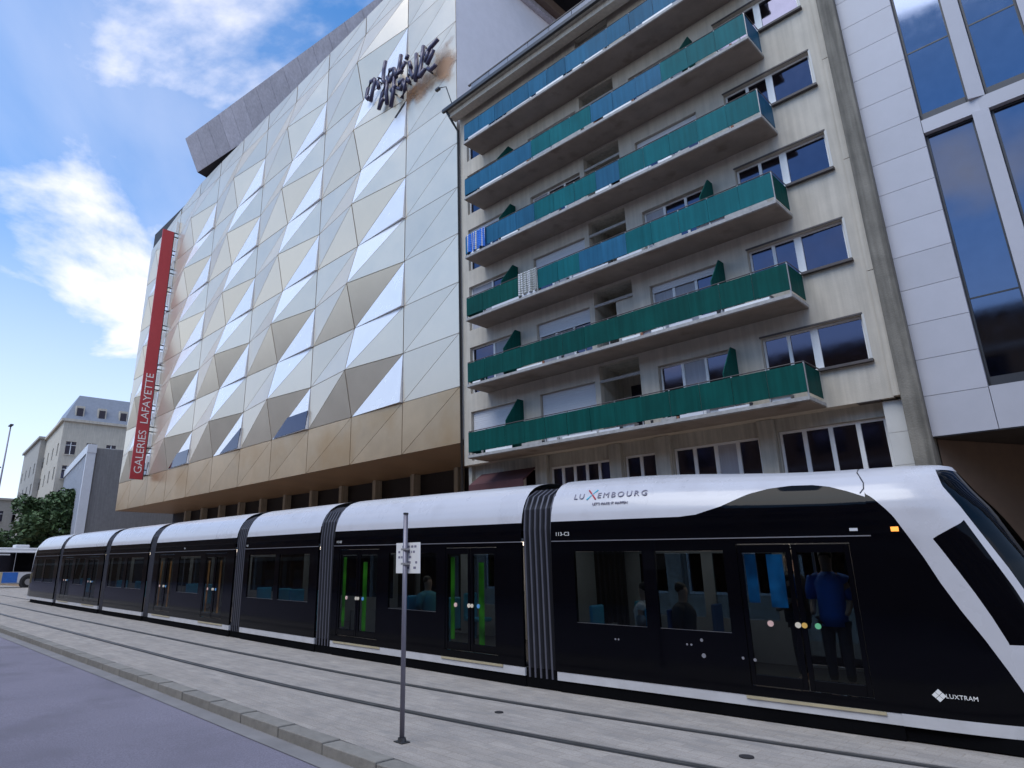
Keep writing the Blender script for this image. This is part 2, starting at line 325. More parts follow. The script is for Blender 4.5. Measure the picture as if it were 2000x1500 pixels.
# ---------------------------------------------------------------- department store with folded metal facade
GY = 19.2
store = tag(empty('department_store', (-42, GY, 0)), 'large department store with folded champagne metal panels and overhanging grey roof', 'building')
SI = Matrix.Translation((42, -GY, 0))
def gpart(b, name, m, **k): return b.build(name, m, store, mtx=SI, **k)
GX0, GW, GZ0, GH = -23.79, 4.267, 9.40, 2.496
XR, XL, ZF = -19.8, -65.5, 6.89
def ztop(x): return 35.8 if x > -53.4 else 35.8-(-53.4-x)*.2
def node(i, j):
    x = GX0-GW*i if i < 10 else XL
    z = min(GZ0+GH*j, ztop(x)) if j < 11 else ztop(x)
    o = 0
    if i % 2 == 1 and j % 2 == 1 and i < 10 and j < 10: o = .60+.06*math.sin(i*3.1+j*1.7)
    return Vector((x, GY-o, z))
def tri_panel(a, b, c, m, name='facade_panel', gap=.022, back=GY+.10):
    pts = [Vector(p) for p in (a, b, c)]
    ar = (pts[1]-pts[0]).cross(pts[2]-pts[0]).length/2
    if ar < .25: return
    cen = sum(pts, Vector())/3; per = sum((pts[k]-pts[(k+1) % 3]).length for k in range(3)); inr = 2*ar/per
    f = [cen+(p-cen)*(1-gap/inr) for p in pts]
    bk = [Vector((p.x, back, p.z)) for p in f]
    gpart(MB().prism(f, bk), name, m)
for i in range(10):
    for j in range(11):
        TR, TL, BL, BR = node(i, j+1), node(i+1, j+1), node(i+1, j), node(i, j)
        tri_panel(TL, TR, BL, M['whiteglass'] if (i % 2 == 0 and j % 2 == 1 and i < 9 and j < 9) else M['champ'])  # some upward folds get a whiter colour, sky reflection painted in
        if i % 2 == 0 and j % 2 == 0 and i < 9 and j < 10:
            B2 = BR.copy(); B2.y -= .16                      # tilted bright glass leaf
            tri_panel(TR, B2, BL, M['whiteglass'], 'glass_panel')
            if j == 0 and i in (2, 4, 6, 8):                  # dark glazing showing in the lowest leaves
                q = [BL.lerp(B2, .04), BL.lerp(B2, .98), TR.lerp(B2, .66).lerp(BL, .02), TR.lerp(BL, .58)]
                q = [BL.lerp(B2, .06), B2.lerp(BL, .02), B2.lerp(TR, .42), BL.lerp(TR, .42)]
                if i in (4,): q = [BL.lerp(B2, .3), B2.lerp(BL, .02), B2.lerp(TR, .55)]
                f = [v+Vector((0, -.03, .05)) for v in q]; gpart(MB().prism(f, [v+Vector((0, .05, 0)) for v in f]), 'window_pane', M['pane'])
        else: tri_panel(TR, BR, BL, M['champ'])
# flat border on the right and the fascia along the bottom, brown reflections painted in
for j in range(11):
    z0, z1 = GZ0+GH*j, (GZ0+GH*(j+1) if j < 10 else 35.8)
    A, B, C_, D = Vector((GX0, GY, z0)), Vector((XR, GY, z0)), Vector((XR, GY, z1)), Vector((GX0, GY, z1))
    tri_panel(A, B, C_, M['champ'], gap=.016); tri_panel(A, C_, D, M['champ'], gap=.016)
for i in range(-1, 10):
    xa = XR if i < 0 else GX0-GW*i; xb = GX0 if i < 0 else (GX0-GW*(i+1) if i < 9 else XL)
    A, B, C_, D = Vector((xb, GY, ZF)), Vector((xa, GY, ZF)), Vector((xa, GY, GZ0)), Vector((xb, GY, GZ0))
    tri_panel(A, B, C_, M['gold'], 'fascia_panel', .014); tri_panel(A, C_, D, M['gold'], 'fascia_panel', .014)
b = MB(); b.box(XL+.1, XR-.05, GY+.1, 46, ZF+.2, 35.2); gpart(b, 'building_core', M['dark'])
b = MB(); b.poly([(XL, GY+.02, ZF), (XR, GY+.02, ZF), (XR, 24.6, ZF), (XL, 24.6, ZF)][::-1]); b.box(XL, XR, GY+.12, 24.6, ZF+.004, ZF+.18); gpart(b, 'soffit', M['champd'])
b = MB(); b.poly([(XR, GY+.02, ZF), (XR, 46, ZF), (XR, 46, 34.6), (XR, GY+.02, 34.6)]); b.box(XR-.3, XR-.002, GY+.12, 46, ZF, 34.6); gpart(b, 'side_wall', M['sidewall'])
b = MB(); b.box(XR-.3, XR+.35, GY+.2, 46, 34.6, 34.95); gpart(b, 'wall_coping', M['zinc'])
b = MB(); b.box(XR-.3, XR+.75, GY+3.5, 46, 34.95, 35.6); gpart(b, 'cornice', M['bronze'])
b = MB(); b.poly([(XL, GY+.02, ZF), (XL, GY+.02, 33), (XL, 46, 33), (XL, 46, ZF)]); b.box(XL+.002, XL+.1, GY+.1, 46, ZF, 33); gpart(b, 'side_wall', M['champ'])
# shopfront behind the overhang
b = MB(); b.box(XL, XR, 24.5, 25, 0, ZF); gpart(b, 'shopfront', M['dark'])
for k in range(12):
    x = XR-1.5-k*3.6
    b = MB(); b.box(x-.3, x, 23.9, 24.4, -.2, ZF-.01); gpart(b, 'column', M['plasterd'])
    b = MB(); b.box(x-3.1, x-.5, 24.30, 24.45, .3, 5.2 if k % 2 else 4.4); gpart(b, 'shop_window', M['pane'])
    b = MB(); b.box(x-3.2, x-.4, 24.25, 24.48, 5.3 if k % 2 else 4.5, 5.55 if k % 2 else 4.7); gpart(b, 'window_head', M['fin'])
# twisted roof volume with inclined zinc fascia
RD = Vector((1, .15, 0)).normalized(); R0 = Vector((-53.0, 17.07, 39.1)); R1 = Vector((-53.5, 18.67, 36.55))
for k in range(24):
    a, c = k*1.75+.012, (k+1)*1.75-.012
    f = [R1+RD*a, R1+RD*c, R0+RD*c, R0+RD*a]; gpart(MB().prism(f, [v+Vector((0, .12, -.02)) for v in f]), 'roof_fascia_panel', M['zinc'])
dn = Vector((0, 14, 0)); e = RD*42
b = MB(); b.poly([R1+Vector((0, .02, -.02)), R1+Vector((.2, 3, -.7)), R1+e+Vector((.2, 3, -.7)), R1+e+Vector((0, .02, -.02))]); b.poly([R1, R0, R0+dn, R1+dn]); b.poly([R0, R0+e, R0+e+dn, R0+dn]); b.poly([R1+e, R1+e+dn, R0+e+dn, R0+e])
gpart(b, 'roof_underside', M['dark'])

# script sign on the facade (bent tube lettering) ------------------------------------------------
def ray(px_, py_):
    return r2*((px_-PPX)/F_PX) - u2*((py_-PPY)/F_PX) + fwd
def onY(px_, py_, Y):
    d = ray(px_, py_); t = Y/d.y; return Vector((0, 0, CAM_H))+d*t
SGY = GY-.55
strokes = [[(300,660),(255,690),(225,770),(205,870),(218,888),(235,850)], [(300,662),(302,700),(275,790),(255,912)], [(350,645),(335,690),(345,765)],
 [(422,460),(402,560),(395,680),(425,715)], [(520,545),(470,560),(445,640),(468,690),(505,620),(520,545),(542,640)],
 [(422,705),(388,820),(345,1003)], [(345,1003),(380,910),(402,880)], [(445,690),(430,800),(437,940)], [(525,640),(510,800),(482,972)], [(482,800),(540,730)],
 [(597,390),(580,500),(560,598),(610,560)], [(645,460),(605,540),(598,590)], [(672,388),(655,440)], [(695,470),(708,540)], [(625,670),(575,700),(560,765),(592,780),(622,700),(630,760)],
 [(648,680),(640,780),(605,877)], [(690,605),(668,650),(690,700)], [(770,378),(772,520),(760,682)], [(850,290),(832,440),(795,640),(850,560)], [(1012,210),(925,310),(868,405)],
 [(962,330),(890,500)], [(868,540),(805,640)], [(988,500),(930,557),(900,540)], [(905,330),(875,470)], [(700,560),(730,640),(755,600)]]
sb = MB()
for st in strokes:
    pts = [onY(680+a*.17333, 40+c*.17333, SGY) for a, c in st]
    sb.tube(pts, .12, 8)
cpos = onY(783, 150, SGY)
ss = tag(empty('script_sign', cpos), 'dark violet script lettering of the store name mounted high on the metal facade', 'sign')
sb.build('lettering', M['purple'], ss, smooth=True, mtx=Matrix.Translation(-cpos))
b = MB()
for st in ((0, 2), (4, 9), (14, 17), (18, 21)):
    for q in st:
        a, c = strokes[q][0]; p = onY(680+a*.17333, 40+c*.17333, SGY); b.tube([p, (p.x, GY, p.z)], .05, 6)
b.build('mounting_stud', M['frame'], ss, mtx=Matrix.Translation(-cpos))
st_ = [onY(680+a*.17333, 40+c*.17333, GY-.012) for a, c in ((640,905),(650,1070),(600,1010),(540,1105),(515,1090),(600,960))]
b = MB(); b.prism(st_, [v+Vector((0, .012, 0)) for v in st_]); gpart(b, 'open_joint', M['dark'])
def stain_mat(name, col, c, sx, sz):  # soft-edged patch for a warm reflection painted on the metal
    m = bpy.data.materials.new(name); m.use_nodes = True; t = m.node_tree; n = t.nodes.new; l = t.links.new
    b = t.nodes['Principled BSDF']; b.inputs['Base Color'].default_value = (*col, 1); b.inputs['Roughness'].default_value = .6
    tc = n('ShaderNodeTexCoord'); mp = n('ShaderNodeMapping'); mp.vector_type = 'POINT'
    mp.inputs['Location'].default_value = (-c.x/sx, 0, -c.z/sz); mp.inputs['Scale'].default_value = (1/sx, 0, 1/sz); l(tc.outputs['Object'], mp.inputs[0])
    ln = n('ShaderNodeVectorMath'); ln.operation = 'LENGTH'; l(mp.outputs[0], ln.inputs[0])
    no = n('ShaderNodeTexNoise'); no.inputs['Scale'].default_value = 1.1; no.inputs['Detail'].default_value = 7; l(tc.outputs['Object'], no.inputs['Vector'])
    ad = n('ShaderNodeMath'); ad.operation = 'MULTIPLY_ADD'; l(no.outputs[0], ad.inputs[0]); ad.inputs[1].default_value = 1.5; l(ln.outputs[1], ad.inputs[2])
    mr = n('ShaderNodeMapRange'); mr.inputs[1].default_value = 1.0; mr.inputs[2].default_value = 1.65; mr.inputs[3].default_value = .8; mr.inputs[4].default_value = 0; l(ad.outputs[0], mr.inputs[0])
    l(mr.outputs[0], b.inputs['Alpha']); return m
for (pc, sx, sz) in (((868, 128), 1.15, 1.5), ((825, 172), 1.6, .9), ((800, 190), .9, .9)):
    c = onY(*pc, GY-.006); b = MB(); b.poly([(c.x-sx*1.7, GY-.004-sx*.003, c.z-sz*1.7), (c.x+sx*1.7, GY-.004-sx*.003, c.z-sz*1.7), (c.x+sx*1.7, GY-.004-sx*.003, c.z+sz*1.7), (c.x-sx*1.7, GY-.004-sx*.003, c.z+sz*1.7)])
    gpart(b, 'rust_stain', stain_mat('rust_stain', (.42, .235, .13), c, sx, sz))  # brown reflection painted below the script sign

# red blade sign ---------------------------------------------------------------------------------
BX = -58.0
bs = tag(empty('blade_sign', (BX, 18.4, 9.0)), 'tall narrow red vertical banner sign with white lettering projecting from the store', 'sign')
b = MB(); b.box(-.12, 0, 17.76-18.4, 18.80-18.4, 0, 23.3); b.build('banner', M['red'], bs, bevel=.02)
b = MB(); b.box(-.10, -.02, 18.80-18.4, 18.86-18.4, 0, 23.3); b.build('mounting_rail', M['frame'], bs)
for k in range(13):
    z = .35+k*1.87
    for zq in (z, z+.42): b = MB(); b.box(-.1, -.02, .46, .82, zq, zq+.09); b.build('bracket', M['frame'], bs)
    b = MB(); b.box(-.09, -.03, .52, .74, z+.62, z+1.72); b.build('light_box', M['white'], bs)
BM = Matrix(((0, 0, 1, .012), (0, -1, 0, 0), (1, 0, 0, 0), (0, 0, 0, 1)))
for wd, st0 in (('GALERIES', .45), ('LAFAYETTE', 4.72)):
    text('sign_word', wd, .92, M['white'], bs, BM @ Matrix.Translation((st0, -.22, 0)), .01, .96, offset=-.006)

# ---------------------------------------------------------------- apartment building
AY, BYF = 19.2, 18.0
AX0, AX1 = -19.6, -4.05
apt = tag(empty('apartment_building', (-12, AY, 0)), 'cream seven storey apartment building with long green panelled balconies', 'building')
AI = Matrix.Translation((12, -AY, 0))
def apart(b, name, m, parent=None, **k):
    return b.build(name, m, parent or apt, mtx=(None if parent else AI), **k)
Z0, FH, NF = 5.89, 2.875, 6
holes = []
wins = []
for k in range(NF):
    zb = Z0+FH*k
    top = min(zb+2.28, 23.0)
    for (a, c, lo, hi, kind) in ((-19.15, -16.55, .16, 2.24, 'w1'), (-15.4, -12.87, .16, 2.27, 'w2'), (-12.66, -11.06, .135, 2.78, 'log'), (-10.4, -8.02, .16, 2.27, 'w3'), (-7.05, -4.4, 1.09, 2.35, 'w4')):
        holes.append((a, c, zb+lo, zb+hi)); wins.append((k, kind, a, c, zb+lo, zb+hi))
b = MB(); b.wall(AX0, AX1, Z0, 23.1, holes, AY, .24)
b.poly([(AX0, AY, Z0), (AX1, AY, Z0), (AX1, AY+.5, Z0), (AX0, AY+.5, Z0)])
apart(b, 'front_wall', M['plaster'])
b = MB(); b.box(AX0, AX1, 21.2, 33, Z0+.01, 23.1); b.box(AX0, AX1-.01, AY+.26, 21.2, 23.0, 23.1); b.box(AX0+.01, AX0+.2, AY+.25, 21.2, 0, 23); apart(b, 'building_core', M['plasterd'])
rw = random.Random(3)
def window(parent, pinv, x0, x1, z0, z1, y, mulls, fw=.055, shutter=0, curtain=(), name='window', big=None):
    b = MB(); b.box(x0, x1, y, y+.07, z1-fw, z1); b.box(x0, x1, y, y+.07, z0, z0+fw); b.box(x0, x0+fw, y, y+.07, z0+fw, z1-fw); b.box(x1-fw, x1, y, y+.07, z0+fw, z1-fw)
    xs = [x0]+list(mulls)+[x1]
    for q in mulls:
        w = big if (big and q == mulls[-1]) else fw*.8
        b.box(q-w, q+w, y-.004, y+.066, z0+fw, z1-fw)
    w = b.build(name, M['white'], parent, mtx=pinv)
    for n_, (a, c) in enumerate(zip(xs, xs[1:])):
        pa = MB(); t = rw.uniform(-.008, .008); pa.prism([(a+.03, y+.035-t, z0+.03), (c-.03, y+.035+t, z0+.03), (c-.03, y+.035+t*1.5, z1-.03), (a+.03, y+.035-t*.5, z1-.03)], [(a+.03, y+.06, z0+.03), (c-.03, y+.06, z0+.03), (c-.03, y+.06, z1-.03), (a+.03, y+.06, z1-.03)])
        pa.build('pane', M['curtain'] if n_ in curtain else M['pane'], w)
    if shutter:
        hs = (z1-z0)*shutter; nsl = max(3, int(hs/.09)); sh = MB()
        for q in range(nsl): sh.box(x0+.02, x1-.02, y-.03, y-.008, z1-hs*(q+1)/nsl+.006, z1-hs*q/nsl)
        sh.build('roller_shutter', M['shutter'], w)
    return w
SH = {(0, 'w1'): .75, (0, 'w2'): .95, (1, 'w2'): .25, (2, 'w2'): .3, (1, 'w3'): .12, (3, 'w3'): .35, (4, 'w2'): .5, (3, 'w1'): .3, (5, 'w3'): .6}
CU = {(1, 'w2'): (0, 1), (1, 'w3'): (0, 1), (0, 'w3'): (1,), (2, 'w3'): (0,), (1, 'w1'): (1,), (2, 'w2'): (1, 2), (3, 'w2'): (0,), (2, 'w1'): (0,), (4, 'w3'): (1, 2)}
for (k, kind, a, c, z0, z1) in wins:
    y = AY+.16
    if kind == 'log':
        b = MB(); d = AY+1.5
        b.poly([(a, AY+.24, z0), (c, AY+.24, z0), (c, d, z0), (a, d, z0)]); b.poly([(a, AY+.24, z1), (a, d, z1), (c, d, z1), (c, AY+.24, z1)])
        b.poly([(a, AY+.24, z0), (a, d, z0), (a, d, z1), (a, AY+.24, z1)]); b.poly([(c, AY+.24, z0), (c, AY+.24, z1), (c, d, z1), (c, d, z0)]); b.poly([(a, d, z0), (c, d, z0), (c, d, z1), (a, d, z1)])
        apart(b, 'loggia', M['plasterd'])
        b = MB(); b.box(a+.35, c-.35, d-.05, d-.01, z0+.01, z0+2.1); apart(b, 'loggia_door', M['pane'])
        b = MB(); b.box(a, c, AY+.02, AY+.12, z1-.62, z1-.52); apart(b, 'lintel_beam', M['slabedge'])
        if k == 1: b = MB(); b.box(c-.75, c-.05, AY+.1, AY+.2, z0+.3, z1-.62); apart(b, 'folding_screen', M['plaster'])
        continue
    w_ = c-a
    mu = [a+w_*.37, c-1.24] if kind == 'w4' else ([a+w_*.33, a+w_*.66] if kind != 'w1' else [a+w_*.5])
    if kind == 'w4': mu = [a+.72, c-1.24]
    window(apt, AI, a+.01, c-.01, z0+.01, z1-.01, y, mu, shutter=SH.get((k, kind), 0), curtain=CU.get((k, kind), ()), big=.10 if kind == 'w4' else None)
    if kind == 'w4':
        b = MB(); b.box(-5.62, c+.09, AY-.13, AY+.15, z0-.085, z0-.012); apart(b, 'window_sill', M['sill'])
        b = MB(); b.box(c+.012, c+.07, AY-.012, AY+.01, z0, z1); apart(b, 'window_surround', M['pil'])
        b = MB(); b.box(a-.02, c+.03, AY-.022, AY+.01, z1-.004, z1+.045); apart(b, 'window_head', M['sill'])
PW = (18.12-5.62)/13
pmesh = {}
for k in range(NF):
    zb = Z0+FH*k; x0, x1 = -18.14, -5.62
    b = MB(); b.box(x0, x1, BYF, AY-.003, zb, zb+.12); sl_ = apart(b, 'balcony_slab', M['slab'], bevel=.008)
    tl = sl_.matrix_basis
    b = MB(); b.box(x0-.01, x1+.01, BYF-.02, BYF-.003, zb+.03, zb+.13); b.box(x1+.003, x1+.02, BYF-.003, AY-.01, zb+.03, zb+.13); b.build('slab_edging', M['slabedge'], sl_)
    for p in range(13):
        ma = M['green'] if k < 2 else (M['teal'] if (k < 5 and p > 3 and rw.random() < .8) else M['tealblue'])  # bluer panels carry a painted sky reflection
        if k == 2 and p < 3: ma = M['green']
        pa = x0+PW*p; lift = rw.uniform(-.008, .008)
        if k == 2 and p in (3,): continue
        b = MB(); t = rw.uniform(-.01, .01)
        b.prism([(pa+.004, BYF+.02-t, zb+.25+lift), (pa+PW-.004, BYF+.02+t, zb+.25+lift), (pa+PW-.004, BYF+.02+t, zb+1.03), (pa+.004, BYF+.02-t, zb+1.03)], [(pa+.004, BYF+.035, zb+.25+lift), (pa+PW-.004, BYF+.035, zb+.25+lift), (pa+PW-.004, BYF+.035, zb+1.03), (pa+.004, BYF+.035, zb+1.03)])
        b.build('balcony_panel', ma, sl_)
    for xe in (x0+.012, x1-.03):
        b = MB(); b.box(xe, xe+.016, BYF+.06, AY-.03, zb+.25, zb+1.03); b.build('end_panel', M['green'] if k < 3 else M['tealblue'], sl_)
    for p in range(14):
        xp = x0+PW*p
        b = MB(); b.box(xp-.018, xp+.018, BYF+.04, BYF+.08, zb+.121, zb+1.08); b.build('railing_post', M['rail'], sl_)
    b = MB(); b.tube([(x0, AY-.03, zb+1.08), (x0, BYF+.05, zb+1.08), (x1, BYF+.05, zb+1.08), (x1, AY-.03, zb+1.08)], .018, 8); b.build('handrail', M['sill'], sl_)
    q = x0+.3
    while q < x1-.8:                       # pale boards laid along the slab edge under the panels
        ln = rw.uniform(.35, 1.5)
        if rw.random() < .72:
            b = MB(); h = rw.uniform(.05, .10); b.box(q, min(q+ln, x1-.1), BYF-.012+rw.uniform(0, .02), BYF+.02, zb+.135, zb+.135+h); b.build('edge_board', rw.choice([M['white'], M['shutter'], M['slabedge'], M['white']]), sl_)
        if rw.random() < .55:
            b = MB(); xx = q+ln+.05; hh = rw.uniform(.05, .11); b.tube([(xx, BYF+.03, zb+.125), (xx, BYF+.03, zb+.125+hh)], [.035, .05], 9); b.build('edge_pot', rw.choice([M['terracotta'], M['white'], M['frame'], M['slabedge'], M['frame']]), sl_)
        q += ln+rw.uniform(.08, .5)
    for xs_ in (-16.25, -7.82):            # dividing screens between flats
        if k == 3 and xs_ > -10 or k == 5: continue
        b = MB(); b.prism([(xs_, AY-.02, zb+.13), (xs_, BYF+.12, zb+.13), (xs_, BYF+.12, zb+1.25), (xs_, AY-.35, zb+2.2), (xs_, AY-.02, zb+2.2)], [(xs_+.03, AY-.02, zb+.13), (xs_+.03, BYF+.12, zb+.13), (xs_+.03, BYF+.12, zb+1.25), (xs_+.03, AY-.35, zb+2.2), (xs_+.03, AY-.02, zb+2.2)])
        d_ = b.build('dividing_screen', M['green'], sl_)
# parapet eave, gutter, roof rail
ZE = 23.12
b = MB(); b.box(AX0-.05, AX1+.05, 18.35, 33, ZE, ZE+.14); apart(b, 'eave_slab', M['plasterd'])
b = MB(); b.box(AX0-.05, AX1+.05, 18.5, 18.95, ZE-.28, ZE-.003); apart(b, 'eave_beam', M['plaster'])
b = MB(); b.box(AX0-.25, AX1+.1, 18.2, 18.345, ZE-.03, ZE+.17); apart(b, 'gutter', M['frame'], bevel=.03)
b = MB(); b.tube([(AX0-.02, 18.32, ZE-.03), (AX0-.02, 18.75, ZE-.45), (AX0-.02, 19.08, ZE-.75), (AX0-.02, 19.08, .1)], .055, 10); apart(b, 'downpipe', M['frame'], smooth=True)
for p in range(12):
    xa = -18.3+p*1.19
    b = MB(); b.box(xa, xa+1.16, 18.72, 18.75, ZE+.16, ZE+.98); apart(b, 'roof_rail_panel', M['greyglass'])
    b = MB(); b.box(xa-.02, xa+.01, 18.76, 18.80, ZE+.141, ZE+1.0); apart(b, 'railing_post', M['rail'])
b = MB(); b.box(-18.5, -4.0, 18.70, 18.80, ZE+1.0, ZE+1.06); apart(b, 'roof_handrail', M['sill'])
b = MB(); b.box(-17.5, -4.2, 21.6, 32, ZE+.14, 25.9); apart(b, 'setback_storey', M['plaster'])
b = MB(); b.box(-18, -3.9, 20.9, 32.4, 25.9, 26.15); apart(b, 'setback_roof', M['bronze'])
b = MB(); b.tube([(-19.2, 18.3, ZE+.16), (-19.2, 17.9, ZE+.95), (-19.5, 17.7, ZE+.95)], .025, 6); b.box(-19.7, -19.45, 17.62, 17.78, ZE+.86, ZE+.96); apart(b, 'floodlight_arm', M['frame'])
# ground floor
GF = AY+.42
gh = [(-18.95, -16.05, 1.0, 5.5), (-15.42, -12.75, 1.0, 5.42), (-12.22, -11.0, 1.0, 5.44), (-10.4, -7.65, 1.0, 5.46), (-7.12, -4.42, 1.0, 5.52)]
b = MB(); b.wall(AX0, AX1, -.3, Z0-.004, gh, GF, .2); apart(b, 'ground_floor_wall', M['plasterd'])
for xa, xb in ((-16.05, -15.42), (-12.75, -12.22), (-11.0, -10.4), (-7.65, -7.12)):
    b = MB(); b.box(xa+.04, xb-.04, GF-.16, GF-.002, -.3, Z0-.01); apart(b, 'pier', M['plasterd'], bevel=.015)
for n_, (a, c, lo, hi) in enumerate(gh):
    nm = {0: 3, 1: 4, 2: 1, 3: 3, 4: 3}[n_]
    w = window(apt, AI, a+.01, c-.01, lo+.01, hi-.01, GF+.1, [a+(c-a)*(q+1)/(nm+1) for q in range(nm)], fw=.07, curtain={0: (1,), 3: (2,), 4: ()}.get(n_, ()))
    b = MB(); b.box(a+.08, c-.08, GF+.09, GF+.13, 3.5, 3.62); b.build('transom', M['white'], w)
b = MB(); b.prism([(-19.0, GF-.02, 5.5), (-16.1, GF-.02, 5.5), (-16.1, GF-.75, 5.0), (-19.0, GF-.75, 5.0)], [(-19.0, GF-.02, 5.45), (-16.1, GF-.02, 5.45), (-16.1, GF-.72, 4.95), (-19.0, GF-.72, 4.95)]); b.box(-19, -16.1, GF-.77, GF-.75, 4.72, 5.0); apart(b, 'shop_awning', M['awn'])
for k in range(5):
    b = MB(); b.box(AX1+.005, AX1+.17, AY-.08, AY+.8, Z0+.02+k*3.45, Z0+3.45*(k+1)); apart(b, 'pilaster', M['plaster'])
for k in range(7):
    b = MB(); b.box(-4.36, AX1+.17, GF-.28, GF-.01, Z0-.05-.82*(k+1)+.008, Z0-.05-.82*k); apart(b, 'cladding_panel', M['pil'])
b = MB(); b.box(-4.9, -4.35, AY-.01, AY+.3, Z0-.02, Z0-.006); apart(b, 'drip_edge', M['sill'])
# things on the balconies
def cloth(name, x0, x1, y, z0, z1, m, label, cat, seed, amp=.04, nx=26, nz=10):
    b = MB(); rr = random.Random(seed); ph = rr.random()*6
    def pt(i, j):
        u, v = i/nx, j/nz; return (x0+(x1-x0)*u, y+amp*math.sin(u*21+ph)*(1.2-v)+.02*math.sin(u*47+ph), z0+(z1-z0)*v+.03*math.sin(u*9+ph)*(1-v))
    for i in range(nx):
        for j in range(nz): b.poly([pt(i, j), pt(i+1, j), pt(i+1, j+1), pt(i, j+1)], 1 if (i*7+seed) % 11 < 3 else 0)
    o = b.build(name, m, smooth=True); mo = o.modifiers.new('thick', 'SOLIDIFY'); mo.thickness = .012
    tag(o, label, cat); return o
cloth('laundry', -15.2, -14.28, BYF-.03, Z0+2*FH+.2, Z0+2*FH+1.12, [M['laundry'], M['shutter']], 'grey and white laundry hung over the third balcony railing in place of a panel', 'laundry', 5)
cloth('hanging_cloth', -18.05, -16.9, BYF-.04, Z0+3*FH+.2, Z0+3*FH+1.06, [M['c_blue'], M['c_white']], 'blue and white patterned cloth over the left end of a middle balcony', 'cloth', 8, .05)
planters = [(0, -6.6, .5, 'white', 'lowest balcony, nearest its right end'), (0, -8.3, .9, 'white', 'lowest balcony below the dividing screen'), (0, -11.5, .7, 'white', 'lowest balcony in front of the dark loggia'),
 (1, -6.5, .3, 'white', 'second balcony from the bottom, nearest its right end'), (1, -7.9, .95, 'shutter', 'second balcony from the bottom, near its right end'), (1, -10.2, .4, 'shutter', 'second balcony from the bottom, under the curtained window'),
 (2, -6.6, .28, 'white', 'third balcony from the bottom, nearest its right end'), (2, -8.0, .9, 'shutter', 'third balcony from the bottom, near its right end'),
 (4, -11.6, .55, 'terracotta', 'second highest balcony')]
for (k, x, w, mm, lb) in planters:
    zb = Z0+FH*k+.125
    b = MB(); h = .17; b.prism([(x, BYF+.10, zb+.002), (x+w, BYF+.10, zb+.002), (x+w, BYF+.34, zb+.002), (x, BYF+.34, zb+.002)][::-1], [(x-.02, BYF+.085, zb+h), (x+w+.02, BYF+.085, zb+h), (x+w+.02, BYF+.355, zb+h), (x-.02, BYF+.355, zb+h)][::-1])
    o = b.build('planter_box', M[mm], bevel=.008)
    tag(o, ('red ' if mm == 'terracotta' else 'pale ')+'planter box on the '+lb, 'planter', 'planters on the balconies')

# concrete party wall strip between the buildings
b = MB(); b.box(-3.865, -3.445, 18.95, 30, -.3, 34)
pw = b.build('party_wall', M['concrete'], bevel=.02); tag(pw, 'narrow stained grey concrete strip rising between the two buildings', 'wall')

# ---------------------------------------------------------------- white office building on the right
off = tag(empty('office_building', (0, AY, 0)), 'white panelled office building with tall tinted windows at the right edge', 'building')
OI = Matrix.Translation((0, -AY, 0)); OX0, OX1, OZ = -3.44, 9.0, 4.78
def opart(b, name, m, **k): return b.build(name, m, off, mtx=OI, **k)
bands = [(5.80, 12.68), (13.08, 19.9), (20.3, 27.1)]
cols = [(-2.18+1.36*q, -2.18+1.36*q+1.02) for q in range(7)]
b = MB(); b.box(OX0, OX1, AY+.45, 32, OZ+.02, 28); opart(b, 'building_core', M['dark'])
zz_ = OZ; row = 0
while zz_ < 28:
    h = .93 if zz_ > 5.7 else 1.0
    b = MB(); b.box(OX0, -2.19, AY, AY+.4, zz_+.006, zz_+h-.006); opart(b, 'cladding_panel', M['cladding'])
    zz_ += h
for n_, (z0, z1) in enumerate(bands):
    lo = OZ if n_ == 0 else bands[n_-1][1]
    for q, (a, c) in enumerate(cols):
        b = MB(); b.box(a-.17 if q else a+.004, c+.17, AY+.003, AY+.4, lo+.008, z0-.008); opart(b, 'spandrel_panel', M['cladding'])
        b = MB(); b.prism([(c+.008, AY-.10, z0), (c+.33, AY+.003, z0), (c+.33, AY+.003, z1), (c+.008, AY-.10, z1)], [(c+.008, AY+.4, z0), (c+.33, AY+.4, z0), (c+.33, AY+.4, z1), (c+.008, AY+.4, z1)]); opart(b, 'fin_panel', M['cladding'])
        b = MB(); fw = .05
        b.box(a+.005, a+fw, AY+.16, AY+.26, z0, z1); b.box(c-fw, c, AY+.16, AY+.26, z0, z1); b.box(a+fw, c-fw, AY+.16, AY+.26, z1-fw, z1); b.box(a+fw, c-fw, AY+.10, AY+.26, z0, z0+.22)
        w = opart(b, 'window', M['frame'])
        b = MB(); b.box(a+fw, c-fw, AY+.20, AY+.24, z0+.22, z1-fw); b.build('pane', M['pane2'], w)
        b = MB(); b.box(a+fw, c-fw, AY+.19, AY+.25, z0+2.2, z0+2.24); b.build('glazing_bar', M['frame'], w)
b = MB(); b.box(OX0, OX1, AY+.02, 26, OZ-.02, OZ+.01); opart(b, 'soffit', M['frame'])
b = MB(); b.prism([(OX0+.02, AY+.3, -.3), (OX0+1.9, AY+4, -.3), (OX0+1.9, AY+4, OZ-.03), (OX0+.02, AY+.3, OZ-.03)], [(OX0+.02, AY+4.2, -.3), (OX0+1.9, AY+4.2, -.3), (OX0+1.9, AY+4.2, OZ-.03), (OX0+.02, AY+4.2, OZ-.03)]); opart(b, 'entrance_wall', M['bronze'])
b = MB(); b.box(OX0+1.9, OX1, AY+4, AY+4.3, -.3, OZ-.03); opart(b, 'entrance_glazing', M['dark'])

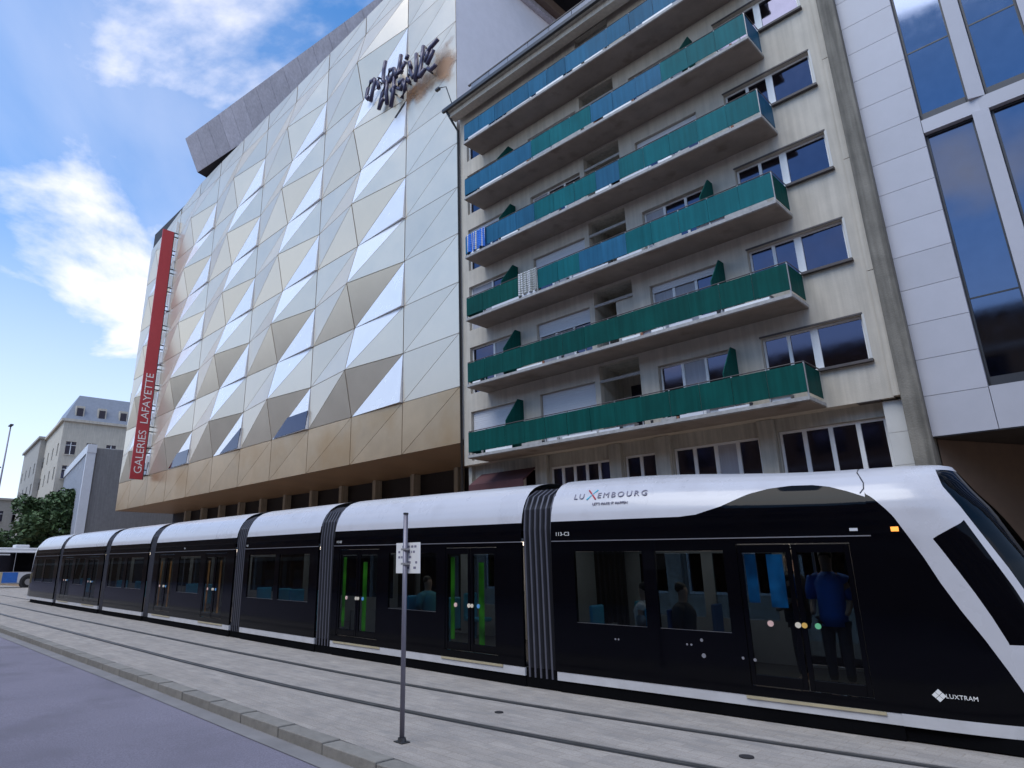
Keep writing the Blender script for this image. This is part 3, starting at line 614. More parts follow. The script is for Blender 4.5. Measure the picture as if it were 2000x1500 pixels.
# ---------------------------------------------------------------- tram
tram = tag(empty('tram', (P[0][0], P[0][1]+1.3, g(P[0][0]))), 'long articulated black and white tram standing along the street', 'tram')
tinv = Matrix.Translation((-P[0][0], -P[0][1]-1.3, -g(P[0][0])))
TW = 2.6; HC = TW/2
PROF = [(0, .30), (0, 2.30), (.008, 2.45), (.025, 2.62), (.05, 2.76), (.10, 2.90), (.18, 3.04), (.30, 3.17), (.46, 3.27), (.68, 3.34), (.95, 3.385), (1.3, 3.40)]
def prof_n(z): return interp([(q[1], q[0]) for q in PROF], z)
SF = [(.12, 6.62), (1.0, 6.62), (1.5, 6.50), (2.0, 6.32), (2.5, 6.08), (2.9, 5.86), (3.2, 5.72), (3.33, 5.66), (3.40, 5.5)]
SB = sorted([(z, s) for s, z in [(4.72, 2.90), (4.82, 2.81), (5.02, 2.52), (5.14, 2.27), (5.25, 2.03), (5.36, 1.75), (5.50, 1.45), (5.66, 1.15), (5.80, .85), (5.90, .62), (5.96, .30)]])
SWO = sorted([(z, s) for s, z in [(5.02, 2.88), (5.15, 2.63), (5.29, 2.40), (5.42, 2.15), (5.54, 1.9), (5.66, 1.64), (5.76, 1.40), (5.86, 1.12)]])
ZT = [(0, 2.62), (2.35, 2.62), (2.6, 2.645), (2.96, 2.76), (3.34, 2.95), (3.6, 3.03), (3.88, 3.07), (4.15, 3.065), (4.35, 3.02), (4.55, 2.93), (4.75, 2.82), (4.95, 2.65)]
def drop(s, z, cabbed):
    """the roof fairing falls slightly towards the cab"""
    if not cabbed or z <= 2.62: return z
    k = max(0, min(1, (s-1.2)/3.3)); k = k*k*(3-2*k); return z-.15*k*(z-2.62)/.78
def weld(o):
    me = o.data; bmx = bmesh.new(); bmx.from_mesh(me); bmesh.ops.remove_doubles(bmx, verts=bmx.verts, dist=1e-5); bmx.to_mesh(me); bmx.free(); return o
SA = 4.75
def nose_n(s, z):
    nh = prof_n(z); sf = interp(SF, z); q = max(0, min(1, (s-SA)/(sf-SA))); return nh+(HC-nh)*(1-(1-q**3)**(1/3))
def cab_parts(sec, mirror, L0, dens):
    """nose of the cab, cut along its colour edges into shell, black cover, side window, windshield and skirt"""
    zs = sorted({.17, .30, 1.11, 2.5, 3.24, 3.40, *[.17+3.23*q/dens for q in range(dens+1)]})
    zs = [z for k, z in enumerate(zs) if k == 0 or z-zs[k-1] > 1e-4]
    names = ['cab_shell', 'cab_side_cover', 'cab_side_window', 'windshield', 'cab_skirt']
    ms = [M['twhite'], M['tblack'], M['tblack'], M['wglass'], M['tskirt']]
    def cuts(z):
        sf = interp(SF, z)
        b1 = min(max(SA, interp(SB, z)), sf) if z < 2.9 else SA
        b2 = max(b1, interp(SWO, max(1.12, z)), 5.39+(z-2.27)/.6 if z > 2.27 else 0)
        b3 = interp([(1.11, 6.22), (1.71, 6.01), (2.5, 5.68), (2.95, 5.49), (3.24, 5.43)], z); b2 = min(b2, b3)
        b4 = interp([(1.11, 6.34), (1.5, 6.17), (1.93, 6.00), (2.57, 5.71), (2.95, 5.55), (3.24, 5.50)], z)
        b2 = min(b2, sf-.03); b3 = min(max(b3, b2), sf-.02); b4 = min(max(b4, b3+.001), sf-.01)
        return [SA, b1, b2, b3, b4, sf]
    nseg = [max(2, dens//6), max(2, dens//8), max(2, dens//8), max(2, dens//10), dens//3]
    bs = {(k, sd): MB() for k in range(5) for sd in (0, 1)}
    for j in range(len(zs)-1):
        za, zb = zs[j], zs[j+1]; zc = (za+zb)/2; ca, cb = cuts(za), cuts(zb)
        for q in range(5):
            if q == 0: m = 1
            elif q == 1: m = 0
            elif q == 2: m = 2 if 1.11 < zc < 2.5 else 0
            elif q == 3: m = 0
            else: m = 3 if 1.11 < zc < 3.24 else 0
            if zc < .30: m = 4
            if q == 0 and zc > 2.9: m = 0
            n = nseg[q]
            for i in range(n):
                def pt(c, z, f):
                    if q == 4: f = math.sin(f*math.pi/2) if f < 1 else 1
                    s_ = c[q]+(c[q+1]-c[q])*f
                    return (s_, nose_n(s_, z), drop(5, z, True))
                quad = [pt(ca, za, i/n), pt(ca, za, (i+1)/n), pt(cb, zb, (i+1)/n), pt(cb, zb, i/n)]
                if (Vector(quad[1])-Vector(quad[0])).length+(Vector(quad[2])-Vector(quad[3])).length < 1e-4: continue
                for side in (0, 1):
                    pts = [((L0-k[0]) if mirror else k[0], k[1] if side == 0 else TW-k[1], k[2]) for k in quad]
                    if (side == 1) ^ mirror: pts = pts[::-1]
                    bs[m, side if m in (1, 2) else 0].poly(pts)
    for (k, sd), bb in bs.items():
        if bb.f: weld(bb.build(names[k], ms[k], sec, smooth=True))
def roof_part(sec, s0, s1, swoosh=False, mirror=False, L0=0):
    ns = int((s1-s0)/(.05 if swoosh else .6))+1; inv = [(q[1], q[0]) for q in PROF]
    w, ks = MB(), (MB(), MB())
    def zrow(s_):
        zt = interp(ZT, s_) if swoosh else 2.62
        return [2.30+(zt-2.30)*q/10 for q in range(11)], [zt+(3.40-zt)*(1-(1-q/26)**1.8) for q in range(27)]
    for i in range(ns):
        a, c = s0+(s1-s0)*i/ns, s0+(s1-s0)*(i+1)/ns; ra, rc = zrow(a), zrow(c)
        for part in (0, 1):
            for j in range(len(ra[part])-1):
                for side in (0, 1):
                    def f(s_, z): n = interp(inv, z); return (s_, n if side == 0 else TW-n, drop(s_, z, swoosh))
                    pts = [f(a, ra[part][j]), f(c, rc[part][j]), f(c, rc[part][j+1]), f(a, ra[part][j+1])]
                    if side == 1: pts = pts[::-1]
                    (w if part else ks[side]).poly(pts)
    weld(w.build('roof_fairing', M['twhite'], sec, smooth=True))
    for k in ks: weld(k.build('cantrail', M['tblack'], sec, smooth=True))
def seat(sec, s, n, face, m):
    b = MB(); d = .42*face
    b.box(min(s, s+d), max(s, s+d), n, n+.42, .72, .80); b.box(min(s-.06*face, s), max(s-.06*face, s), n, n+.42, .72, 1.30); b.box(min(s+.05*face, s+.12*face), max(s+.05*face, s+.12*face), n+.15, n+.27, .36, .72)
    b.build('seat', m, sec, bevel=.025)
def section(i, s0, s1, windows, doors, led=None, cab=0, seats=()):
    a, b_ = Vector((*P[i+1], 0)), Vector((*P[i], 0)); Ln = (b_-a).length; u = (b_-a)/Ln
    ga, gb = g(a.x), g(b_.x); X = Vector((u.x, u.y, (gb-ga)/Ln)).normalized(); Y = Vector((-u.y, u.x, 0)); Z = X.cross(Y)
    mt = Matrix((X, Y, Z)).transposed().to_4x4(); mt.translation = Vector((a.x, a.y, ga))+(X*.10 if i == 0 else Vector())
    mtx = tinv @ mt
    w0, w1 = s0, s1
    if cab == 1: w1 = 4.75
    if cab == -1: w0 = Ln-4.75 if False else s0
    if cab == -1: w0 = s0
    hol = [(w[0], w[1], 1.05, 2.13) for w in windows] + [(d[0], d[1], .42, 2.22) for d in doors]
    b = MB(); b.wall(w0, w1, .30, 2.298, hol, 0, .05, back=True)
    sec = b.build('body_section', M['tblack'], tram, mtx=mtx)
    b.v = [(x, TW-y, z) for x, y, z in b.v]; b.f = [f[::-1] for f in b.f]; b.build('side_wall', M['tblack'], sec)
    b = MB(); b.box(s0+.02, w1, .006, TW-.006, .17, .297); b.build('skirt', M['tskirt'], sec)
    b = MB(); b.box(s0+.05, w1, .025, TW-.025, .014, .168); b.build('underframe', M['tdark'], sec)  # underframe carried down as a black box, contact shadow built in
    b = MB(); b.box(s0+.02, w1, .06, TW-.06, .34, .38); b.build('floor', M['floor_'], sec)
    b = MB(); b.wall(w0+.02, w1-.02, .385, 2.29, hol, TW-.058, .004); b.build('wall_lining', M['inner'], sec)
    b = MB(); b.box(s0+.02, w1, .06, TW-.06, 2.32, 2.36); b.build('ceiling', M['inner'], sec)
    b = MB(); b.box(s0+.05, s0+.10, .5, TW-.5+.0, .38, .9); b.build('partition', M['inner'], sec)
    b = MB(); b.box(s0+.01, w1, -.006, .0-.001, 2.292, 2.306); b.build('trim_line', M['silver'], sec)
    for yl in (.55, 1.75): b = MB(); b.box(s0+.5, w1-.4, yl, yl+.3, 2.30, 2.318); b.build('ceiling_lamp', M['lamp'], sec)
    for (x0, x1) in windows:
        for yy in (.012, TW-.03):
            b = MB(); b.box(x0+.004, x1-.004, yy, yy+.012, 1.054, 2.126); b.build('window', M['tglass'], sec)
        b = MB(); b.box(x0, x1, .003, .045, 1.03, 1.052); b.build('window_ledge', M['silver'], sec)
    for (x0, x1) in doors:
        mid = (x0+x1)/2
        for (p, q) in ((x0+.006, mid-.008), (mid+.008, x1-.006)):
            for yy in (.006, TW-.046):
                b = MB(); y2 = yy+.04; b.box(p, p+.06, yy, y2, .43, 2.21); b.box(q-.06, q, yy, y2, .43, 2.21); b.box(p+.06, q-.06, yy, y2, 2.10, 2.21); b.box(p+.06, q-.06, yy, y2, .43, .56)
                b.build('door_leaf', M['tblack'], sec, bevel=.006)
                b = MB(); b.box(p+.06, q-.06, yy+.014, yy+.024, .56, 2.10); b.build('door_glass', M['tglass'], sec)
        for dx, mm, rr in ((-.36, 'btnr', .038), (-.03, 'btn', .036), (.045, 'btno' if led == 'ledb' else 'btn', .034), (.20, 'btng' if led == 'ledb' else 'btnb', .036)):
            b = MB(); b.disc((mid+dx, .004, 1.20), (0, -1, 0), rr, .012, 16); b.build('door_button', M[mm], sec)
        if led:
            spots = {'ledb': ((x0+.08, .14, 1.45, 2.08), (x0+.36, .20, 1.40, 2.08)), 'ledg': ((x0+.10, .09, .6, 2.05), (x0+.80, .12, .55, 1.95)), 'ledo': ((x0+.12, .10, .5, 2.0), (x0+.95, .10, .5, 2.0))}[led]
            for (xx, ww, za_, zb_) in spots:
                b = MB(); b.box(xx, xx+ww, .060, .072, za_, zb_); b.build('door_light', M[led], sec)
            b = MB(); b.tube([(mid+.15, .55, .38), (mid+.15, .55, 2.3)], .018, 8); b.build('grab_pole', M['silver'], sec)
        b = MB(); b.box(x0-.08, x1+.1, -.012, .004, .26, .294); b.build('door_threshold', M['tgold'], sec)
    for (s, n, fc, mm) in seats: seat(sec, s, n, fc, M[mm])
    return sec, Ln, mt
# front section
FS, FL, FM = section(0, .16, 6.0, [(.58, 1.74), (1.94, 2.94)], [(3.12, 4.50)], 'ledb', 1, [(.75, .2, 1, 'seat'), (1.62, .2, -1, 'seat'), (2.02, .2, 1, 'seatd'), (2.88, .2, -1, 'seat'), (.75, 1.9, 1, 'seat'), (2.1, 1.9, 1, 'seatd')])
roof_part(FS, .16, 4.75, True); cab_parts(FS, False, 0, 90)
b = MB(); b.box(4.75, 5.9, .06, TW-.06, .016, .168); b.build('underframe', M['tdark'], FS)  # same built-in contact shadow below the cab
b = MB(); b.box(4.58, 4.62, .06, TW-.06, .38, 2.3); b.build('cab_partition', M['inner'], FS)
b = MB(); b.box(4.53, 4.62, -.008, .0, 2.36, 2.395); b.build('side_display', M['shutter'], FS)
b = MB(); b.box(5.0-.03, 5.0+.05, -.006, .01, 2.345, 2.40); b.build('indicator_lamp', M['orange'], FS)
for (s, z, r_) in ((2.52, .93, .022), (2.53, .73, .03), (3.05, .745, .018), (3.20, .735, .020), (2.31, .86, .014), (2.37, .86, .014), (1.22, .85, .014), (1.27, .85, .014)):
    b = MB(); b.disc((s, .002, z), (0, -1, 0), r_, .006, 12); b.build('access_cap', M['silver'], FS)
for zz0, zz1, ss in ((2.75, 3.36, 4.70),):
    b = MB(); pts = [(ss+.05*math.sin(q), prof_n(z)-.002, drop(ss, z, True)) for q, z in enumerate([2.88, 2.95, 3.05, 3.15, 3.25, 3.33, 3.37])]
    b.tube(pts, .008, 6); b.build('panel_joint', M['frame'], FS)
TX = lambda s, z, y=-.004: Matrix(((1, 0, 0, s), (0, 0, -1, y), (0, 1, 0, z), (0, 0, 0, 1)))
text('unit_number', '113-C3', .085, M['white'], FS, TX(.25, 2.385), .002, 1.05)
text('operator_name', 'LUXTRAM', .062, M['white'], FS, TX(5.20, .515, -.001+.012), .012, 1.05)
b = MB()
for dx, dz in ((-.035, 0), (.035, 0), (0, .035), (0, -.035)):
    c = (5.14+dx, .535+dz); b.prism([(c[0]-.032, -.001, c[1]), (c[0], -.001, c[1]-.032), (c[0]+.032, -.001, c[1]), (c[0], -.001, c[1]+.032)], [(c[0]-.032, .012, c[1]), (c[0], .012, c[1]-.032), (c[0]+.032, .012, c[1]), (c[0], .012, c[1]+.032)])
b.build('operator_emblem', M['white'], FS)
def roof_text(body, size, mm, s, z, sp=1.0):
    n0, n1 = prof_n(z), prof_n(z+size*.72); tilt = math.atan2(n1-n0, size*.72)
    m = Matrix.Translation((s, n0-.012, z)) @ Matrix.Rotation(-tilt, 4, 'X') @ Matrix(((1, 0, 0, 0), (0, 0, -1, 0), (0, 1, 0, 0), (0, 0, 0, 1)))
    return text('roof_lettering', body, size, mm, FS, m, .006, sp)
roof_text('LU', .15, M['slate'], .55, 2.98, 1.25); roof_text('EMBOURG', .15, M['slate'], .98, 2.98, 1.35)
roof_text("LET'S MAKE IT HAPPEN", .055, M['slate'], .92, 2.865, 1.1)
n_ = prof_n(2.98)
for (a_, c_, mm) in (((.80, 2.96), (.96, 3.12), 'cyan'), ((.80, 3.12), (.96, 2.96), 'red')):
    b = MB(); b.tube([(a_[0], prof_n(a_[1])-.008, a_[1]), (c_[0], prof_n(c_[1])-.008, c_[1])], .014, 6); b.build('roof_emblem', M[mm], FS)
# second section with two doors, third with windows, and so on to the tail
S2, L2, M2_ = section(1, .28, 5.66, [(2.20, 3.58)], [(.50, 1.88), (3.82, 5.10)], 'ledg', 0, [(2.6, .2, 1, 'seat'), (3.6, .2, -1, 'seat'), (2.6, 1.9, 1, 'seat')]); roof_part(S2, .28, 5.66)
text('unit_number', '113-S2', .07, M['white'], S2, TX(.38, 2.36), .002)
S3, L3, _ = section(2, .30, 4.02, [(.55, 2.0), (2.22, 3.66)], [], None, 0, [(.8, .2, 1, 'seat'), (1.8, .2, -1, 'seat'), (2.5, .2, 1, 'seat'), (3.5, .2, -1, 'seat')]); roof_part(S3, .30, 4.02)
text('unit_number', '113', .07, M['white'], S3, TX(.36, 2.36), .002)
S4, L4, _ = section(3, .30, 6.62, [(2.6, 4.3)], [(.75, 2.2), (4.65, 6.1)], 'ledo', 0, [(2.9, .2, 1, 'seat'), (3.9, .2, -1, 'seat')]); roof_part(S4, .30, 6.62)
text('unit_number', '113', .07, M['white'], S4, TX(2.9, 2.36), .002)
S5, L5, _ = section(4, .30, 4.58, [(.5, 2.2), (2.5, 4.2)], [], None, 0, [(1.0, .2, 1, 'seat'), (3.0, .2, -1, 'seat')]); roof_part(S5, .30, 4.58)
S6, L6, _ = section(5, .30, 6.58, [(2.6, 4.1)], [(.75, 2.2), (4.5, 5.95)], None, 0, [(3.0, .2, 1, 'seat')]); roof_part(S6, .30, 6.58)
TL_ = 5.9
S7, L7, _ = section(6, 1.15, 5.6, [(1.5, 2.9), (3.2, 5.0)], [], None, 0, ()); roof_part(S7, TL_-4.75, 5.6); cab_parts(S7, True, TL_, 36)
# bellows between the sections
for i in range(1, 7):
    x, y = P[i]; a = Vector((P[i-1][0]-P[i+1][0], P[i-1][1]-P[i+1][1], 0)).normalized(); Y = Vector((-a.y, a.x, 0))
    mt = Matrix((a, Y, Vector((0, 0, 1)))).transposed().to_4x4(); mt.translation = (x, y, g(x))
    b = MB(); nf = 6; w = .33; prof = [(.05, .16), (.05, 2.5), (.09, 2.85), (.22, 3.08), (.5, 3.22), (1.3, 3.3)]
    full = prof+[(TW-n, z) for n, z in prof[-2::-1]]
    for f in range(nf):
        c0 = -w+2*w*f/nf; dx = 2*w/nf
        for (sa, sb_, o0, o1, m) in ((0, .38, .05, 0, 1), (.38, .66, 0, 0, 0), (.66, 1, 0, .05, 1)):
            for (p, q) in zip(full, full[1:]):
                def P3(s, pt, o): return (c0+dx*s, pt[0]+(o if pt[0] < HC else -o), pt[1]-(o if pt[1] > 2.9 else 0))
                b.poly([P3(sa, p, o0), P3(sb_, p, o1), P3(sb_, q, o1), P3(sa, q, o0)], m)
    b.build('bellows', [M['bell'], M['belld']], tram, mtx=tinv @ mt)
    b = MB(); b.box(-.35, .35, .06, TW-.06, .016, .3); b.build('gangway_floor', M['tdark'], tram, mtx=tinv @ mt)
# wheels glimpsed below the skirt
for (s, sec) in ((.9, FS), (2.6, FS), (1.2, S3), (2.9, S3)):
    b = MB(); b.disc((s, .30, .27), (0, 1, 0), .27, .1, 28); b.disc((s, .29, .27), (0, -1, 0), .12, .02, 20); b.build('wheel', M['steel'], sec)

# passengers -------------------------------------------------------------------------------------
def skin_mesh(name, joints, edges, m, parent=None, root=0, loc=None):
    me = bpy.data.meshes.new(name); bmx = bmesh.new(); ly = bmx.verts.layers.skin.verify(); vs = []
    for (p, r) in joints:
        v = bmx.verts.new(p); v[ly].radius = (r, r) if not isinstance(r, tuple) else r; vs.append(v)
    vs[root][ly].use_root = True
    for a, b_ in edges: bmx.edges.new((vs[a], vs[b_]))
    bmx.to_mesh(me); bmx.free(); me.materials.append(m)
    o = bpy.data.objects.new(name, me); COL.objects.link(o); o.parent = parent
    o.modifiers.new('skin', 'SKIN').use_smooth_shade = True
    sd_ = o.modifiers.new('sub', 'SUBSURF'); sd_.levels = 1; sd_.render_levels = 1
    if loc is not None: o.matrix_basis = loc
    return o
def person(mt, s, n, seated, shirt, label, face=0, h=1.0):
    J = [((0, 0, .92), .13), ((0, 0, 1.10), .12), ((0, 0, 1.32), .14), ((0, 0, 1.46), .06), ((0, .01, 1.55), .07), ((0, .015, 1.64), .095), ((0, .01, 1.73), .06)]
    E_ = [(0, 1), (1, 2), (2, 3), (3, 4), (4, 5), (5, 6)]
    for sx in (-1, 1):
        k = len(J)
        J += [((sx*.17, 0, 1.40), .06), ((sx*.22, -.02, 1.13), .045), ((sx*.20, .16, .98), .036), ((sx*.19, .23, .96), .03)]
        E_ += [(2, k), (k, k+1), (k+1, k+2), (k+2, k+3)]
        k = len(J)
        if seated: J += [((sx*.09, .10, .90), .085), ((sx*.10, .44, .88), .062), ((sx*.10, .42, .48), .045), ((sx*.10, .56, .42), .04)]
        else: J += [((sx*.09, 0, .82), .085), ((sx*.10, .02, .47), .06), ((sx*.10, 0, .08), .043), ((sx*.10, .13, .04), .04)]
        E_ += [(0, k), (k, k+1), (k+1, k+2), (k+2, k+3)]
    base = mt @ Matrix.Translation((s, n, .38 if not seated else -.08+.0)) @ Matrix.Rotation(face, 4, 'Z') @ Matrix.Scale(h, 4)
    o = skin_mesh('person', J, E_, M['skin'], loc=base)
    sh = MB(); sh.tube([(0, 0, .80 if not seated else .86), (0, 0, .95), (0, 0, 1.15), (0, 0, 1.34), (0, 0, 1.43), (0, 0, 1.48)], [.165, .168, .165, .185, .13, .07], 16)
    for sx in (-1, 1): sh.tube([(sx*.10, 0, 1.40), (sx*.19, -.005, 1.37), (sx*.225, -.015, 1.25), (sx*.235, -.02, 1.13)], [.075, .085, .075, .068], 12)
    sho = sh.build('shirt', shirt, o, smooth=True)
    tj = [((0, 0, .93), .145)]; te = []
    for sx in (-1, 1):
        k = len(tj); tj += [((sx*.09, .10, .90), .098), ((sx*.10, .44, .88), .075), ((sx*.10, .42, .52), .058)] if seated else [((sx*.09, 0, .82), .10), ((sx*.10, .02, .47), .073), ((sx*.10, 0, .12), .058)]
        te += [(0, k), (k, k+1), (k+1, k+2)]
    skin_mesh('trousers', tj, te, M['c_dark'], o)
    skin_mesh('hair', [((0, -.03, 1.60), .085), ((0, -.015, 1.70), .108), ((0, .02, 1.76), .07)], [(0, 1), (1, 2)], M['hair'], o)
    tag(o, label, 'person', 'passengers inside the tram'); return o
PI = math.pi
person(FM, 3.62, .75, False, M['c_dark'], 'standing passenger in dark clothes behind the left leaf of the front tram door', PI/2)
person(FM, 4.12, .45, False, M['c_blue'], 'standing passenger in a bright blue top behind the right leaf of the front tram door', PI)
person(FM, 1.55, .42, True, M['c_white'], 'seated passenger in a white top at the first tram window from the front bellows', PI/2)
person(FM, 2.14, .42, True, M['c_dark'], 'seated passenger in dark clothes at the tram window beside the front door', -PI/2)
person(M2_, 2.85, .5, True, M['c_teal'], 'seated passenger in a grey blue top behind the signpost plate', -PI/2)

# ---------------------------------------------------------------- signpost in the foreground
px0, py0 = -6.45, 5.27; pz0 = g(px0)
sp = tag(empty('signpost', (px0, py0, pz0)), 'thin grey metal signpost with a small white plate in front of the tram', 'signpost')
b = MB(); b.tube([(0, 0, 0), (.012, 0, 1.3), (.02, 0, 2.53)], .029, 14); b.build('pole', M['post'], sp, smooth=True)
b = MB(); b.tube([(0, 0, 0), (0, 0, .05)], [.055, .045], 16); b.box(-.075, .075, -.06, .06, 0, .012); b.build('base_collar', M['frame'], sp)
b = MB(); b.tube([(.02, 0, 2.53), (.02, 0, 2.55)], .033, 12); b.build('cap', M['frame'], sp)
b = MB(); b.box(-.205, .255, .036, .042, 1.83, 2.19); plate = b.build('plate', M['white'], sp, bevel=.002)
rn = random.Random(2)
for q in range(5):
    z = 2.13-.062*q; x = -.16
    b = MB()
    while x < .18:
        w = rn.uniform(.015, .06)
        if rn.random() < .7: MB().box(x, x+w, .0345, .0355, z, z+.026).build('printed_mark', M['slate'], plate)
        x += w+.018
for z in (1.93, 2.1):
    b = MB(); b.box(-.025, .065, -.034, .036, z, z+.022); b.build('clamp', M['rail'], sp)

# ---------------------------------------------------------------- far left: bus, trees, lamps, buildings
BXX = -69.0
bz = g(BXX)
bus = tag(empty('bus', (BXX, 9.0, bz)), 'dark windowed city bus with sand and blue side panels behind the tram tail', 'bus')
def bp(b, name, m, par=bus, **k): return b.build(name, m, par, **k)
# local: x toward the viewer is +, y along the bus
b = MB(); b.box(-2.5, 0, -6, 5.75, .32, 3.1); bp(b, 'body', M['bus_w'], bevel=.12)
b = MB(); b.box(-2.3, -.2, -5.6, 5.4, 3.1, 3.35); b.box(-1.9, -.6, 3.6, 4.7, 3.35, 3.62); bp(b, 'roof_unit', M['bus_w'], bevel=.08)
for q in range(7):
    b = MB(); b.box(.002, .02, -5.7+1.56*q, -5.7+1.56*q+1.52, 1.32, 2.92); bp(b, 'window', M['pane'])
b = MB(); b.box(.002, .012, -5.8, 2.9, .42, 1.28); bp(b, 'side_panel', M['bus_y'])
b = MB(); b.box(.013, .02, 2.9, 4.05, .42, 1.28); bp(b, 'side_panel', M['bus_b'])
b = MB(); b.box(.021, .03, 2.3, 3.2, 2.70, 2.82); bp(b, 'destination_display', M['shutter'])
for yw in (4.9, -3.2):
    b = MB(); b.disc((.03, yw, .5), (-1, 0, 0), .66, .3, 24); bp(b, 'wheel_arch', M['frame'])
    b = MB(); b.disc((.05, yw, .48), (-1, 0, 0), .48, .28, 24); w = bp(b, 'wheel', M['tyre']); b = MB(); b.disc((.06, yw, .48), (-1, 0, 0), .26, .05, 18); b.build('hub', M['rail'], w)
def tree(name, loc, h, blobs, seed, lab, n=2600, ls=.30):
    t = tag(empty(name, loc), lab, 'tree', 'trees at the far end of the street'); rr = random.Random(seed)
    b = MB(); b.tube([(0, 0, 0), (.1, .05, h*.25), (0, .15, h*.5), (.15, 0, h*.8)], [.24, .19, .13, .05], 9)
    for q in range(7):
        a = rr.random()*6.28; z = h*rr.uniform(.28, .6); l_ = rr.uniform(1.2, 2.4); b.tube([(0, .05, z), (math.cos(a)*l_*.5, math.sin(a)*l_*.5, z+l_*.4), (math.cos(a)*l_, math.sin(a)*l_, z+l_*.8)], [.09, .06, .02], 6)
    b.build('trunk', M['bark'], t, smooth=True)
    c = MB()
    for q in range(n):
        cx_, cy_, cz_, r_ = rr.choice(blobs); d = Vector((rr.gauss(0, 1), rr.gauss(0, 1), rr.gauss(0, 1))).normalized()*r_*(rr.random()**.45)
        p = Vector((cx_, cy_, cz_))+d; a = Vector((rr.gauss(0, 1), rr.gauss(0, 1), rr.gauss(0, .6))).normalized(); bb = a.cross(Vector((rr.gauss(0, 1), rr.gauss(0, 1), rr.gauss(0, 1)))).normalized(); s_ = ls*rr.uniform(.6, 1.4)
        c.poly([p-a*s_, p+bb*s_*.5, p+a*s_, p-bb*s_*.5], 0 if rr.random() < .7 else 1)
    c.build('crown', [M['leaf'], M['leaf2']], t)
def blobset(seed, n, rx, ry, z0, z1, r):
    rr = random.Random(seed); return [(rr.uniform(-rx, rx), rr.uniform(-ry, ry), rr.uniform(z0, z1), r*rr.uniform(.6, 1.2)) for _ in range(n)]
tree('street_tree', (-84, 18.6, .2), 9.6, blobset(1, 26, 2.6, 3.0, 3.2, 9.4, 1.5), 4, 'dense dark green tree behind the tail of the tram', 11000, .27)
tree('street_tree', (-88, 15.0, .2), 5.5, blobset(2, 14, 1.8, 2.6, 2.4, 5.4, 1.1), 9, 'lower green tree above the bus roof, left of the taller tree', 5000, .25)
def lamp_post(loc, h, lab):
    t = tag(empty('street_lamp', loc), lab, 'street lamp', 'street lamps at the far left')
    b = MB(); b.tube([(0, 0, 0), (0, 0, h)], [.11, .06], 10); b.build('pole', M['post'], t, smooth=True)
    b = MB(); b.box(-.5, .5, -.14, .14, h, h+.14); b.build('lamp_head', M['frame'], t, bevel=.03)
lamp_post((-72, 10.9, .3), 14.4, 'tall dark street lamp nearest the left edge, standing highest against the sky')
lamp_post((-104, 15.35, .3), 14.4, 'smaller distant street lamp at the left edge, lower than its neighbour')

def block(name, label, loc, rz, w, d, h, m, rows, cols_, win=(1.1, 1.5), z0=3.2, dz=3.2, side=True, roofm=None, sidecols=4, groundm=None):
    """box building; local +x face looks to the viewer, -y face looks to the street; w along y, d along -x"""
    t = tag(empty(name, loc, rz), label, 'building')
    hs = []; 
    def cells(n, span): return [(span*(q+.5)/n-win[0]/2, span*(q+.5)/n+win[0]/2) for q in range(n)]
    H = [(a, c, z0+dz*r, z0+dz*r+win[1]) for r in range(rows) for a, c in cells(cols_, w)]
    b = MB(); b.wall(0, w, 0, h, H, 0, .25); b.v = [(-y, x, z) for x, y, z in b.v]; b.build('wall', m, t)
    H2 = [(a, c, z0+dz*r, z0+dz*r+win[1]) for r in range(rows) for a, c in cells(sidecols, d)]
    b = MB(); b.wall(0, d, 0, h, H2, 0, .25); b.v = [(x-d, y, z) for x, y, z in b.v]; b.build('wall', m, t)
    b = MB(); b.box(-d+.002, -.3, .3, w, 0, h-.002); b.build('building_core', M['dark'], t)
    for (a, c, lo, hi) in H:
        q = MB(); q.box(-.2, -.17, a, c, lo, hi); f = q.build('window', M['pane'], t)
        q = MB(); q.box(-.168, -.12, (a+c)/2-.05, (a+c)/2+.05, lo, hi); q.box(-.168, -.12, a, c, lo+(hi-lo)*.7, lo+(hi-lo)*.7+.07); q.build('window_bar', M['white'], f)
        q = MB(); q.box(-.02, .10, a-.1, c+.1, lo-.14, lo-.01); q.build('sill', m, f)
    for (a, c, lo, hi) in H2:
        q = MB(); q.box(a-d, c-d, .17, .2, lo, hi); q.build('window', M['pane'], t)
    b = MB(); b.box(-d-.3, .35, -.35, w+.3, h, h+.35); b.build('cornice', m, t)
    return t
be = block('corner_building', 'beige stone corner building with mansard roof beyond the tree', (-100, 21.2, 0), -.1, 12.5, 20, 21.3, M['beige'], 5, 5, (1.25, 1.75), 3.6, 3.3)
b = MB(); b.prism([(0, 0, 21.66), (0, 12.5, 21.66), (-20, 12.5, 21.66), (-20, 0, 21.66)][::-1], [(-2.2, 1.6, 25.6), (-2.2, 11, 25.6), (-18, 11, 25.6), (-18, 1.6, 25.6)][::-1]); rf = b.build('roof', M['roof'], be)
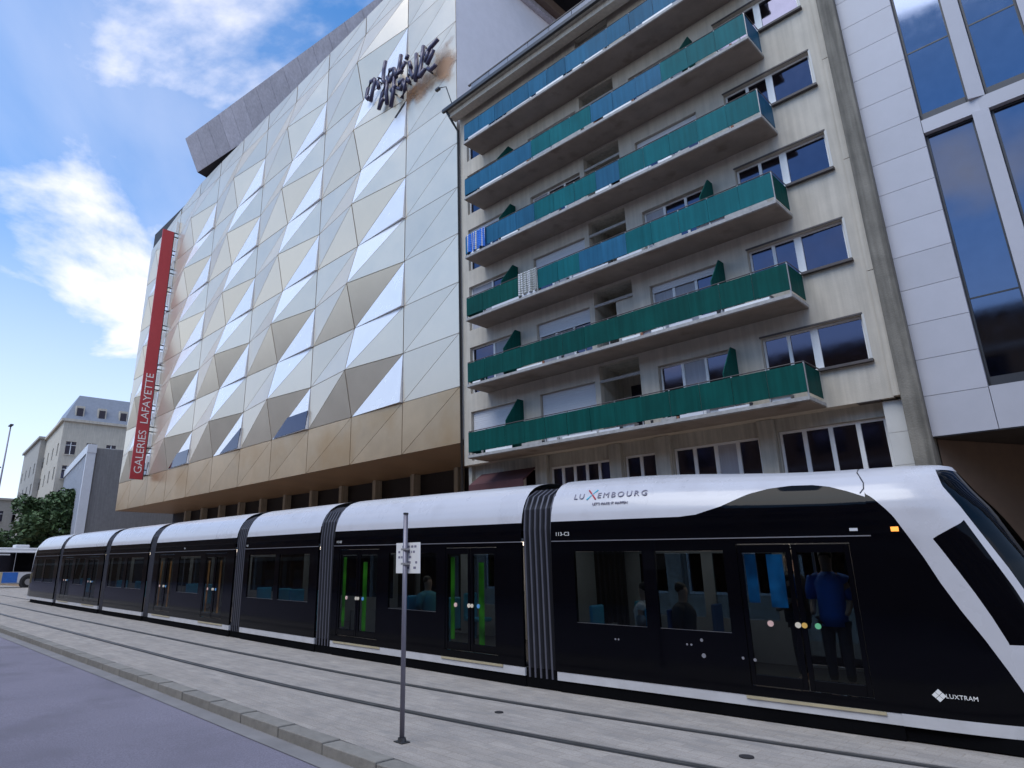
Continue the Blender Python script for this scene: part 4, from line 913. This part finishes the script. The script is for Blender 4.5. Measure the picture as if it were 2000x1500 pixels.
for q in range(4):
    b = MB(); b.box(-1.6, -.35, 1.2+2.8*q, 2.3+2.8*q, 21.7, 23.7); dm = b.build('dormer', M['beige'], be); b = MB(); b.box(-.345, -.33, 1.35+2.8*q, 2.15+2.8*q, 22.0, 23.4); b.build('window', M['pane'], dm)
b = MB(); b.box(-4, -3, 8.6, 9.6, 25, 27.4); b.build('chimney', M['beiged'], rf)
gb_ = tag(empty('grey_block', (-76, 19.6, 0), -.145), 'plain grey concrete block with white finned glass side next to the store', 'building')
b = MB(); b.box(-30, 0, 0, 9, 0, 14.2); b.build('wall', M['greyc'], gb_, bevel=.05)
b = MB(); b.box(-30, .25, -.9, -.02, 13.6, 14.5); b.build('eave', M['fin'], gb_)
b = MB(); b.box(-29.8, -.3, -.12, -.03, 1, 13.6); b.build('glazing', M['pane'], gb_)
for q in range(50):
    b = MB(); b.box(-.5-q*.58, -.40-q*.58, -.8, -.125, .3, 13.598); b.build('fin', M['fin'], gb_)
b = MB(); b.box(-.35, .2, -.9, -.05, 0, 13.598); b.build('end_pier', M['fin'], gb_)
block('terrace_building', 'low pale grey building far behind the tree and street lamps', (-135, 14.5, 0), .05, 16, 14, 13.2, M['beiged'], 3, 6, (1.3, 1.8), 3.2, 3.2)
block('side_building', 'grey stone side building left of the corner building', (-118, 22.2, 0), -.08, 8, 20, 21.5, M['beiged'], 5, 3, (1.2, 1.7), 3.4, 3.2)

# ---------------------------------------------------------------- opposite side of the street, behind the viewer (seen only in reflections)
ob = tag(empty('opposite_block', (-10, -17, 0)), 'long dark rendered office block across the street, mirrored in the window glass', 'building')
holes = [(-225+3.4*q, -225+3.4*q+2.2, 3.6+3.3*r, 3.6+3.3*r+1.9) for q in range(88) for r in range(4)]
b = MB(); b.wall(-230, 80, -.3, 18.2, holes, 0, .3); b.v = [(x, -y, z) for x, y, z in b.v]; b.build('wall', M['mirror_block'], ob)
b = MB(); b.box(-230, 80, -14, -.32, -.3, 18.0); b.build('building_core', M['pane'], ob)
b = MB(); b.box(-230.2, 80.2, -14, .5, 18.2, 18.6); b.build('cornice', M['slabedge'], ob)
for r in range(5):
    b = MB(); b.box(-230, 80, .002, .12, 2.5+3.3*r, 2.85+3.3*r); b.build('string_course', M['plasterd'], ob)
